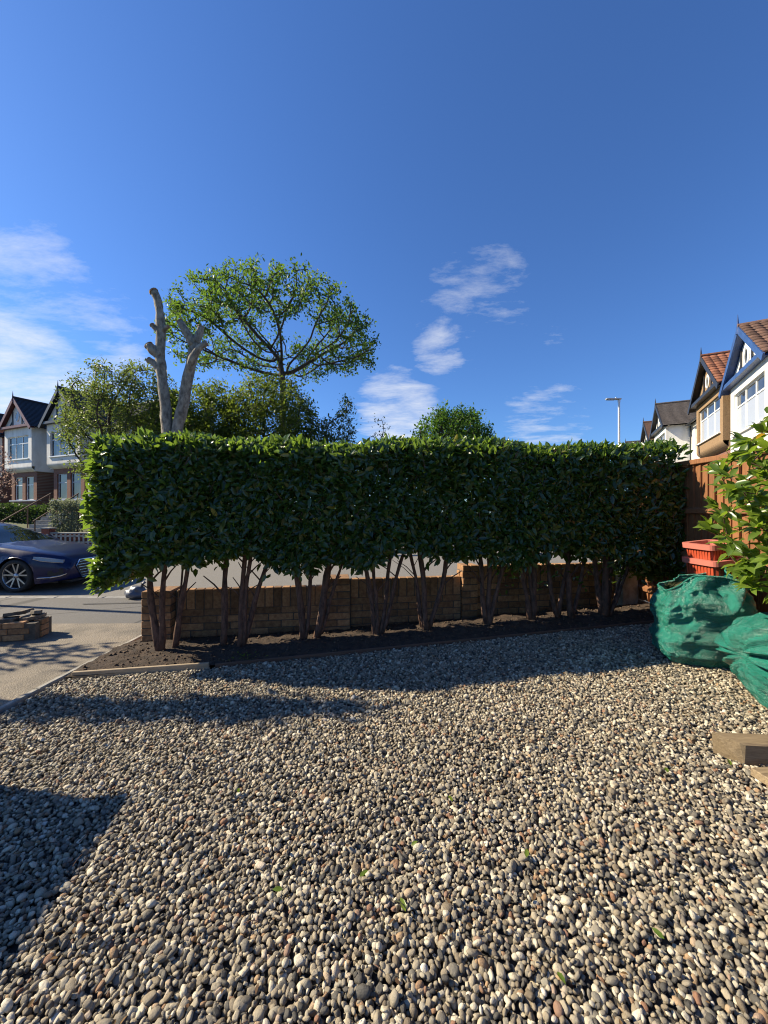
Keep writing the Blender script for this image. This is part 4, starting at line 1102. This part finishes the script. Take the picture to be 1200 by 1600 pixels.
    if gh:
        MB().box(rx0 + .12, rx1 - .12, ym + .15, ym + .21, base + .1, base + 2.48).build('door', 'white_paint', h)
        dp = h.children[-1]; MB().tube([(rx1 - .25, ym + .12, base + 1.1), (rx1 - .25, ym + .15, base + 1.1)], .035, 8).build('handle', 'lead', dp)
    for s in (x0 + .03, x1 - .03): MB().box(min(s, s + .2) if s < 0 else s - .2, max(s, s + .2) if s < 0 else s, ym + .23, ym + depth, base - 1.8, eave - .03).build('side_wall', ground, h)
    # ground floor bay
    a0, a1 = -bw + .12, bw - .12; wn = (a1 - a0 - .42 * 3) / 2
    gwin = [(a0 + .42, a0 + .42 + wn), (a1 - .42 - wn, a1 - .42)]
    gz0, gz1 = base + .55, bottom - .35
    holed_wall(a0, a1, base - 1.8, bottom - .002, .62, [(p, q, gz0, gz1) for p, q in gwin]).build('ground_bay', ground, h)
    for p, q in gwin:
        window_unit(h, p, q, gz0, gz1, .74, 1, .35, frame, 'window_glass', .07)
    MB().box(a0 - .1, a1 + .1, .50, .85, gz0 - .09, gz0 - .004).build('ground_sill', 'grey_paint', h)
    for s in (-1, 1): MB().box(min(s * (bw - .121), s * (bw - .32)), max(s * (bw - .121), s * (bw - .32)), .842, 1.80, base - 1.8, bottom - .004).build('ground_bay_side', ground, h)
    # main roof with ridge along the terrace
    rz_ = apex + .25; ev = eave - .05; run = depth * .55; Lr = math.hypot(run, rz_ - ev); up = Vector((0, run, rz_ - ev)).normalized()
    mb = MB(); slope_courses(mb, Vector((x0 - .05, ym - .3, ev)), Vector((1, 0, 0)), up, x1 - x0 + .1, Lr)
    mb.poly([(x0 - .05, ym - .3 + run, rz_), (x1 + .05, ym - .3 + run, rz_), (x1 + .05, ym - .3 + 2 * run, ev), (x0 - .05, ym - .3 + 2 * run, ev)]); mb.build('main_roof', roofmat, h)
    MB().tube([(x0 - .05, ym - .3 + run, rz_ + .03), (x1 + .05, ym - .3 + run, rz_ + .03)], .09, 8).build('main_ridge', roofmat, h)
    gux0, gux1 = (hw + .05, x1) if side > 0 else (x0, -hw - .05)
    dpx = (bw + .10) * side
    MB().tube([(dpx, ym - .10, ev - .1), (dpx, ym - .10, base)], .04, 8).build('downpipe', barge if not simple_ else 'lead', h)
    if gux1 - gux0 > .3: MB().box(gux0, gux1, ym - .42, ym - .31, ev - .12, ev - .02).build('gutter', barge, h)
    return h
def rz_of(dx, dy): return math.atan2(dy, dx)
# right-hand terrace: local x points towards the camera side
house((13.87, 15.0, 0), rz_of(-.482, -.876), 'white rendered house with blue bargeboards, nearest on the right', 2.35, 3.6, 4.75, 6.45, 6.80, 8.60, 'white_render', 'blue_paint', 'brown_tile', tiles=1, recess=2.6, side=1, base=.9, group='houses in the right terrace')
house((16.15, 19.5, 0), rz_of(-.46, -.888), 'brown pebbledash house with dark bargeboards and orange roof tiles', 2.50, 4.40, 5.20, 6.95, 7.25, 9.25, 'pebbledash', 'dark_paint', 'orange_tile', tiles=1, recess=2.5, side=-1, base=1.2, group='houses in the right terrace')
house((21.25, 30.0, 0), rz_of(-.44, -.898), 'white house with dark bargeboards and grey brown roof, third along the right terrace', 2.40, 5.0, 5.7, 7.4, 7.75, 9.75, 'white_render', 'dark_paint', 'grey_tile', recess=3.2, side=1, base=1.5, group='houses in the right terrace')
house((24.36, 36.0, 0), rz_of(-.44, -.898), 'farther house with brown gable roof, fourth along the right terrace', 2.40, 5.1, 5.8, 7.5, 7.8, 9.75, 'cream_render', 'dark_paint', 'brown_tile', recess=2.6, side=-1, base=1.5, group='houses in the right terrace')
house((29.6, 47.0, 0), rz_of(-.44, -.898), 'farthest house of the right terrace, its grey roof just above the hedge', 2.40, 5.1, 5.8, 7.5, 7.9, 9.9, 'cream_render', 'dark_paint', 'grey_tile', recess=2.6, side=1, base=1.5, group='houses in the right terrace')
# left-hand terrace across the road
house((-27.5, 28.5, 0), rz_of(.92, -.39), 'white gabled house with maroon bargeboards and dark slate roof, far left', 2.05, 4.5, 5.45, 7.15, 7.72, 9.85, 'white_render', 'maroon_paint', 'slate', recess=.55, side=1, base=1.85, group='houses across the road', glass='window_glass')
house((-22.55, 26.6, 0), rz_of(.92, -.39), 'pale grey gabled house half hidden behind the small leafy tree', 2.15, 4.6, 5.45, 7.15, 7.72, 10.0, 'cream_render', 'dark_paint', 'slate', recess=2.7, side=1, base=1.85, group='houses across the road', glass='window_glass', frame='grey_paint')
house((-34.5, 31.0, 0), rz_of(.92, -.39), 'gabled brick house at the far left end of the row across the road', 2.1, 4.5, 5.45, 7.15, 7.72, 9.85, 'cream_render', 'dark_paint', 'slate', recess=2.6, side=-1, base=1.85, group='houses across the road')
# white porch of the second house
po2 = empty('porch', (-18.85, 25.3, 0), rz_of(.92, -.39), 'small white timber porch with arched brackets beside the pale grey house', 'porch')
for x in (-.9, .1, .9):
    MB().box(x - .05, x + .05, -.05, .05, .5, 4.15).build('post', 'white_paint', po2)
    for s in (-1, 1): MB().tube([(x + s * .05, 0, 3.3), (x + s * .12, 0, 3.75), (x + s * .40, 0, 4.08)], .03, 5).build('bracket', 'white_paint', po2)
MB().box(-1.05, 1.05, -.08, .08, 4.152, 4.30).build('beam', 'white_paint', po2)
MB().prism([(-1.2, -.25, 4.303), (1.2, -.25, 4.303), (1.2, 1.0, 4.9), (-1.2, 1.0, 4.9)], (0, 0, .08)).build('roof', 'orange_tile', po2)

# raised front gardens across the road
def bank_z(x, y):
    s = (y - (16.9 + .0 * x)); k = min(1, max(0, s / 6)); return -.1 + zg(x) + k * k * (3 - 2 * k) * (1.5 if x < -4 else max(.0, 1.5 - (x + 4) * .12))
sheet('front_bank', np.concatenate([ln(-70, -30, 9), ln(-28, 40, 60)]), ln(16.8, 60, 26), bank_z, 'earth')
def lowwall(x0, x1, y, h, label, mat='red_brick'):
    w = empty('garden_wall', ((x0 + x1) / 2, y, zg((x0 + x1) / 2)), 0, label, 'wall', 'garden walls across the road'); L = (x1 - x0) / 2
    MB().box(-L, L, -.11, .11, -.2, h).build('wall_body', mat, w); MB().box(-L - .02, L + .02, -.14, .14, h + .001, h + .06).build('coping', 'concrete', w, bevel=.01)
    for s in (-1, 0, 1): MB().box(s * (L - .17) - .17, s * (L - .17) + .17, -.168, .172, -.2, h + .22).build('pier', mat, w); MB().box(s * (L - .17) - .2, s * (L - .17) + .2, -.2, .2, h + .221, h + .28).build('pier_cap', 'concrete', w)
lowwall(-34, -19.2, 17.2, .7, 'red brick garden wall across the road behind the parked car')
lowwall(-15.2, -3, 17.2, .6, 'red brick garden wall under the bushes across the road')
lowwall(-2.2, 8.5, 17.2, .6, 'red brick garden wall across the road behind the middle of the hedge')
lowwall(9.5, 24, 17.2, .6, 'red brick garden wall across the road beyond the lamp post')
# railings with handrail and steps in front of the porch
stp = empty('garden_steps', (-17.3, 18.2, 0), .0, 'stone garden steps with handrails across the road', 'steps')
for i in range(8): MB().box(-.7, .7, i * .32, i * .32 + .5, -.2 + i * .0, .12 + i * .19).build('step', 'concrete', stp)
for s in (-.75, .75):
    MB().tube([(s, -.1, 1.05), (s, 2.6, 2.5)], .035, 6).build('handrail', 'brown_board', stp)
    for q in (0, 1.25, 2.55): MB().tube([(s, q, .0), (s, q, 1.1 + q * .54)], .028, 6).build('baluster', 'brown_board', stp)
fr_ = empty('picket_fence', (-13.9, 16.95, zg(-14) + .05), 0, 'low pale picket fence on the far pavement beyond the car bonnet', 'fence')
for i in range(16): MB().box(-1.6 + i * .2, -1.52 + i * .2, -.012, .012, .05, .55).build('picket', 'concrete', fr_)
for z in (.15, .42): MB().box(-1.65, 1.6, .013, .045, z, z + .07).build('rail', 'concrete', fr_)
# street lamps
def lamp(loc, rz, hgt, label):
    l = empty('street_lamp', loc, rz, label, 'street lamp', 'street lamps')
    MB().lathe([(.09, 0), (.09, 1.3), (.062, 1.45), (.055, hgt)], 14).build('post', 'steel_post', l, smooth=True)
    MB().box(-.74, .10, -.10, .10, hgt + .02, hgt + .10).build('lamp_head', 'lamp_head_grey', l, bevel=.02); hd = l.children[-1]
    MB().box(-.68, -.25, -.08, .08, hgt + .004, hgt + .019).build('lens', 'lamp_glass', hd); MB().lathe([(.035, hgt + .10), (.035, hgt + .16), (.001, hgt + .17)], 10, 'z', (-.18, 0, 0)).build('photocell', 'steel_post', hd)
    MB().lathe([(.068, hgt - .12), (.068, hgt + .02)], 12).build('collar', 'steel_post', l)
    return l
lamp((13.28, 21.7, .2), 0, 7.62, 'slim pale street lamp on the right beyond the hedge')
lamp((-8.75, 6.93, -.1), math.pi / 2, 6.0, 'slim street lamp on the near pavement just left of the frame')
# ------------------------------------------------------------------ trees
# large open-crowned tree (base at X -6.3, Y 24); local coordinates
att = ell(1500, (-.7, 0, 11.4), (6.7, 5.2, 4.7), .60, 11.3, .5) + ell(110, (0, 0, 10.6), (3.8, 3.2, .9)) + ell(160, (4.4, 0, 11.0), (1.6, 1.8, .9)) + ell(140, (-5.2, 0, 11.3), (1.8, 1.8, .9))
tree('large_tree', 'large tree with an open spreading crown behind the cut trunks', 'tree', (-6.35, 24.0, .2), [(0, 0, 0), (0, 0, 2), (.05, 0, 4), (0, .1, 6), (.05, 0, 7.5), (.02, 0, 8.8), (0, 0, 9.6)], att, .34, .022, 'tree_leaf', 21, .18, .22, infl=7, kill=.5, leafradius=.0285, ex=2.75)
# small leafy tree in front of the left houses
att = ell(500, (0, 0, 5.9), (2.9, 2.0, 2.9), .2, 2.4) + ell(220, (1.3, 0, 7.0), (1.8, 1.5, 1.7), .1) + ell(90, (-1.9, 0, 5.2), (1.3, 1.2, 1.3)) + ell(60, (-1.2, 0, 3.4), (1.4, 1.2, .9))
tree('leafy_tree', 'small pale green leafy tree in front of the houses across the road', 'tree', (-13.3, 19.3, .3), [(0, 0, -.4), (.05, 0, 1.2), (0, 0, 2.4), (.1, 0, 3.2)], att, .3, .018, 'pale_leaf', 48, .18, .15, infl=3, leafradius=.034)
# bushes across the road
att = ell(800, (0, 0, 4.6), (2.6, 1.9, 3.2), .25, 1.2) 
tree('bush', 'dense yellow green bush right of the cut trunks', 'bush', (-8.9, 18.8, .2), [(0, 0, -.4), (0, 0, .6), (.1, 0, 1.4)], att, .3, .02, 'bush_leaf', 75, .21, .16, infl=4, leafradius=.04)
att = ell(800, (0, 0, 4.7), (2.7, 1.8, 3.6), .25, 1.0)
tree('bush', 'dense green bush under the large tree', 'bush', (-5.7, 18.9, .2), [(0, 0, -.4), (0, 0, .6), (.1, 0, 1.4)], att, .3, .02, 'bush_leaf', 75, .21, .16, infl=4, leafradius=.04)
att = ell(460, (0, 0, 3.6), (2.0, 1.6, 2.6), .2, .8) + ell(60, (1.0, 0, 5.8), (.6, .7, 1.3)) + ell(50, (-1.0, 0, 5.5), (.5, .6, 1.1))
tree('bush', 'dark wispy shrub at the right end of the bushes', 'bush', (-2.9, 19.0, .2), [(0, 0, -.4), (0, 0, .6), (.1, 0, 1.2)], att, .28, .016, 'dark_leaf', 50, .17, .14, infl=4, leafradius=.032)
att = ell(90, (.2, 0, 3.9), (.9, .8, 2.2), .1, .8) + ell(40, (.7, 0, 4.6), (.35, .4, 1.5))
tree('bush', 'sparse arching shrub standing against the low white cloud', 'bush', (-.55, 18.7, .1), [(0, 0, -.3), (0, 0, .6), (0, 0, 1.2)], att, .26, .013, 'dark_leaf', 12, .13, .13, infl=4, leafradius=.024)
att = ell(700, (0, 0, 4.7), (2.1, 1.7, 2.3), .2, 1.0)
tree('bush', 'shrub filling the gap behind the pale trunks', 'bush', (-11.0, 20.2, .3), [(0, 0, -.4), (0, 0, .6), (.1, 0, 1.4)], att, .3, .02, 'bush_leaf', 60, .21, .16, infl=4, leafradius=.04)
# round tree far along the street
att = ell(1000, (0, 0, 8.6), (4.3, 4.0, 3.8), .45, 4.5)
tree('round_tree', 'distant round dense green tree above the middle of the hedge', 'tree', (7.2, 40.5, .2), [(0, 0, -.4), (0, 0, 2), (0, 0, 4), (0, 0, 5)], att, .55, .05, 'round_leaf', 50, .36, .34, infl=6, leafradius=.10)
# low shrubs in front of the left houses
def boxhedge(name, label, loc, rz, sx, sy, sz, mat, n, ls, cat='shrub', mat_in='dark_leaf'):
    h = empty(name, loc, rz, label, cat); P = []; N_ = []
    for i in range(n):
        p = np.array([random.uniform(-1, 1), random.uniform(-1, 1), random.uniform(0, 1)]); k = random.random()
        if k < .4: p[1] = -1 + abs(random.gauss(0, .1))
        elif k < .7: p[2] = 1 - abs(random.gauss(0, .08))
        P.append(p * np.array([sx, sy, sz]) + np.array([random.gauss(0, .05), random.gauss(0, .05), random.gauss(0, .05) + .08 * sz * math.sin(p[0] * 7)]))
    P = np.array(P); n = len(P); L = RNG.uniform(.7, 1.3, n) * ls
    leaves('foliage', P, rand_dirs(n) + np.array([0, -.4, .3]), rand_dirs(n) + np.array([0, -.2, .7]), L, L * .5, mat, h, None, True)
    st = MB()
    for i in range(int(sx * 6) + 4):
        x = random.uniform(-sx, sx) * .9; st.tube([(x, 0, -.5), (x + .05, 0, sz * .5), (x + random.gauss(0, .15), random.gauss(0, .1), sz * .9)], [.03, .02, .01], 5)
    st.build('stems', 'bark', h); return h
boxhedge('front_hedge', 'dark clipped hedge in front of the houses across the road, behind the car', (-22.0, 22.0, .75), rz_of(.97, -.2), 4.2, .6, 1.05, 'dark_leaf', 9000, .14, 'hedge')
boxhedge('rounded_shrub', 'small grey green shrub beside the garden steps across the road', (-15.6, 19.2, .2), 0, .65, .55, 1.75, 'grey_leaf', 2600, .13)
boxhedge('front_hedge', 'low green hedge behind the garden walls across the road, in the middle', (1.8, 18.2, .1), 0, 5.5, .6, 1.0, 'bush_leaf', 7000, .15, 'hedge')
boxhedge('front_hedge', 'low green hedge across the road towards the lamp post', (15.0, 18.3, .1), 0, 5.5, .6, 1.0, 'bush_leaf', 6000, .15, 'hedge')
att = ell(190, (0, 0, 2.7), (1.3, 1.2, 1.8), .2)
tree('pink_shrub', 'small pinkish blossom tree at the left edge in front of the white house', 'tree', (-24.2, 24.0, 1.2), [(0, 0, -.5), (0, 0, .5), (0, 0, 1.0)], att, .25, .016, 'pink_leaf', 9, .14, .14, infl=3, leafradius=.026)

# pollarded trunks
pol = empty('cut_tree', (-8.3, 14.95, .05), 0, 'pale lopped tree with two bare cut trunks above the hedge', 'tree')
def rough_tube(pts, rad, n=16, seg=5, seed=0):
    P = []; Rr = []
    pts = [Vector(p) for p in pts]
    for i in range(len(pts) - 1):
        for j in range(seg):
            t = j / seg; P.append(pts[i].lerp(pts[i + 1], t)); Rr.append(rad[i] * (1 - t) + rad[i + 1] * t)
    P.append(pts[-1]); Rr.append(rad[-1])
    Ps = [P[0]] + [(P[i - 1] + P[i] * 2 + P[i + 1]) / 4 for i in range(1, len(P) - 1)] + [P[-1]]
    mb = MB().tube(Ps, Rr, n)
    out = []
    for i, v in enumerate(mb.v):
        c = Ps[min(i // n, len(Ps) - 1)]; d = Vector(v) - c; q = Vector(v) * 2.2 + Vector((seed, 0, 0)); out.append(tuple(c + d * (1 + .22 * mn.noise(q) + .13 * mn.noise(q * 2.7) + .08 * mn.noise(q * 6))))
    mb.v = out; return mb
rough_tube([(.05, 0, -.3), (.05, 0, 1.5), (.08, 0, 3.0), (.0, 0, 4.2)], [.50, .44, .42, .40], 18).build('trunk', 'grey_bark', pol, smooth=True)
rough_tube([(-.06, 0, 3.6), (-.16, .03, 4.6), (-.24, .05, 5.6), (-.38, .05, 6.8), (-.46, .05, 7.6), (-.40, .05, 8.5), (-.46, .05, 9.2), (-.52, .03, 9.75), (-.66, .0, 10.02)], [.26, .215, .195, .185, .185, .17, .16, .15, .145], seed=3).build('trunk', 'grey_bark', pol, smooth=True)
rough_tube([(.14, 0, 3.6), (.25, 0, 4.7), (.52, -.03, 5.8), (.74, -.05, 6.8), (.92, -.05, 7.7), (.98, -.05, 8.2)], [.25, .215, .20, .19, .17, .15], seed=8).build('trunk', 'grey_bark', pol, smooth=True)
MB().tube([(-.655, 0, 10.01), (-.685, 0, 10.05)], [.175, .17], 12).build('sawn_end', 'sawn_wood', pol)
stubs = [([(-.40, .04, 7.5), (-.66, .0, 7.72), (-.84, -.03, 7.92)], [.20, .18, .16]), ([(-.40, .04, 7.0), (-.66, 0, 7.25), (-.84, -.02, 7.36)], [.17, .13, .11]), ([(-.42, .04, 8.45), (-.62, 0, 8.60), (-.72, 0, 8.72)], [.13, .10, .09]),
         ([(-.40, .05, 8.5), (-.22, .02, 8.62), (-.10, 0, 8.68)], [.12, .09, .07]), ([(.94, -.05, 7.9), (.70, -.1, 8.35), (.42, -.12, 8.80)], [.18, .15, .12]), ([(.98, -.05, 8.0), (1.12, 0, 8.4), (1.18, 0, 8.66)], [.17, .14, .12]), ([(.72, -.14, 6.75), (.98, -.30, 7.30), (1.28, -.32, 7.72), (1.50, -.25, 7.90)], [.12, .14, .13, .11])]
for i, (p, r) in enumerate(stubs):
    s = rough_tube(p, r, 12, 4, i * 5).build('stub', 'grey_bark', pol, smooth=True)
    a, b = Vector(p[-2]), Vector(p[-1]); d = (b - a).normalized(); MB().tube([b, b + d * .03], [r[-1] * 1.12, r[-1] * 1.08], 12).build('sawn_end', 'sawn_wood', s)

# plants and an added stand-in bin store on the left, just outside the frame, that shade the drive
att = ell(130, (0, 0, 2.85), (1.05, .6, .7), .1)
tree('driveway_tree', 'small tree beyond the left edge of the driveway', 'tree', (-8.4, 5.05, -.07), [(0, 0, -.2), (0, 0, .8), (0, 0, 1.6)], att, .2, .012, 'tree_leaf', 10, .11, .15, infl=2.5, leafradius=.024)
att = ell(300, (1.0, .06, 2.8), (.95, .24, .42), .0) + ell(300, (-.2, .03, 2.45), (1.0, .24, .5), .0) + ell(240, (-1.3, 0, 2.35), (.9, .24, .5), .0)
tree('driveway_shrub', 'leafy tree with a long thin crown on the left side of the driveway', 'tree', (-6.0, 3.68, -.07), [(0, 0, -.2), (0, 0, .8), (0, 0, 1.5)], att, .15, .009, 'tree_leaf', 26, .06, .12, infl=2.5, leafradius=.022)
bs = empty('stand_in_store', (-4.02, 1.58, -.07), math.radians(7), 'unseen slatted timber bin store, added as a stand-in to shade the near pebbles', 'bin store')
for i in range(9): MB().box(-.75, .75, -.76, -.74, .05 + i * .14, .18 + i * .14).build('slat', 'weathered_wood', bs); MB().box(-.75, .75, .72, .74, .05 + i * .14, .18 + i * .14).build('slat', 'weathered_wood', bs); MB().box(.752, .772, -.74, .72, .05 + i * .14, .18 + i * .14).build('slat', 'weathered_wood', bs); MB().box(-.772, -.752, -.74, .72, .05 + i * .14, .18 + i * .14).build('slat', 'weathered_wood', bs)
MB().box(-.80, .80, -.80, .78, 1.32, 1.37).build('lid', 'weathered_wood', bs)
MB().box(-.70, .70, -.70, .70, .01, 1.25).build('inner_lining', 'black_plastic', bs)
for x in (-.72, .72):
    for y in (-.71, .69): MB().box(x - .03, x + .03, y - .03, y + .03, 0, 1.318).build('post', 'weathered_wood', bs)

# ------------------------------------------------------------------ litter on the pebbles and soil
spots = [(-.78, 2.06, 'green leaf caught among the pebbles at the left'), (-.40, 1.52, 'green leaf lying beside a grass blade in the foreground pebbles'), (-.10, 1.56, 'small green leaf in the middle of the foreground pebbles'), (.08, 1.42, 'bright yellow green blade scrap near the bottom centre'), (.60, 1.62, 'light green leaf right of centre on the pebbles'),
         (.95, 1.30, 'yellow green leaf on the pebbles at lower right'), (.55, 1.22, 'pale leaf near the bottom edge right of centre'), (1.93, 2.14, 'dark green leaf leaning on the end of the sleeper'), (1.55, 2.1, 'small yellow leaf on the pebbles left of the sleeper'), (2.02, 2.95, 'green leaf on the pebbles below the upright bag'), (.35, 1.95, 'dark green leaf in the sunlit pebbles'), (.12, 1.70, 'curled dark leaf among pebbles near the centre')]
for (x, y, lab) in spots:
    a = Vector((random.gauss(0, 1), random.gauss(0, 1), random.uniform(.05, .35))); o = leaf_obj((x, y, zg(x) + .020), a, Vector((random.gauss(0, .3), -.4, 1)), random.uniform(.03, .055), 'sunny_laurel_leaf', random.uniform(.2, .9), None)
    o.name = 'fallen_leaf'; tag(o, lab, 'leaf', 'fallen leaves on the pebbles')
def blade(x, y, ang, l, lab):
    o = MB().tube([(-l / 2, 0, 0), (0, .004, .008), (l / 2, 0, .004)], [.0016, .0025, .001], 5).build('grass_blade', 'moss', None); o.location = (x, y, zg(x) + .024); o.rotation_euler = (0, 0, ang); tag(o, lab, 'grass blade', 'grass blades on the pebbles')
blade(-.38, 1.62, .8, .11, 'long grass blade lying on the pebbles left of centre'); blade(.06, 1.44, -.7, .05, 'short grass blade on the pebbles near bottom centre'); blade(1.1, 1.46, .9, .06, 'short grass blade on the pebbles at lower right')
# a few weeds on the soil near the left stems
wd = empty('weed', (-1.42, 3.98, soil_z(-1.42, 3.98)), 0, 'small green weed growing in the soil near the left stems', 'weed')
for i in range(34):
    a = random.uniform(0, 6.28); r_ = random.uniform(.01, .12); leaf_obj((math.cos(a) * r_ * 1.6, math.sin(a) * r_, .01 + random.uniform(0, .03)), (math.cos(a), math.sin(a), .4), (0, 0, 1), random.uniform(.02, .04), 'sunny_laurel_leaf', random.random() * .9, wd)
    if i > 30: break
MB().tube([(0, 0, -.02), (.01, 0, .03)], .004, 5).build('stalk', 'moss', wd)

# fallen bits between the pebbles: dead leaves, twigs, petals
P, A, N, L = [], [], [], []
for i in range(520):
    y = random.uniform(1.0, 3.6); x = random.uniform(-1, 1) * (y + .5)
    if x < -2.9 or x > 2.6: continue
    P.append((x, y, zg(x) + random.uniform(.004, .016))); A.append((random.gauss(0, 1), random.gauss(0, 1), random.gauss(0, .3))); N.append((random.gauss(0, .5), random.gauss(0, .5), 1)); L.append(random.uniform(.008, .026))
P, A, N, L = [np.array(q, float) for q in (P, A, N, L)]
leaves('leaf_litter', P, A, N, L, L * .5, 'litter_leaf', gravel, None)
tw = MB()
for i in range(90):
    y = random.uniform(1.0, 3.4); x = random.uniform(-1, 1) * (y + .3)
    if x < -2.9 or x > 2.5: continue
    a = random.uniform(0, 6.28); l = random.uniform(.02, .07); z = zg(x) + .012; c, s_ = math.cos(a) * l, math.sin(a) * l
    tw.tube([(x, y, z), (x + c * .5, y + s_ * .5, z + .006), (x + c, y + s_, z + .002)], [.0016, .0014, .0008], 4, False)
tw.build('twig_litter', 'stem_bark', gravel, kind='stuff')
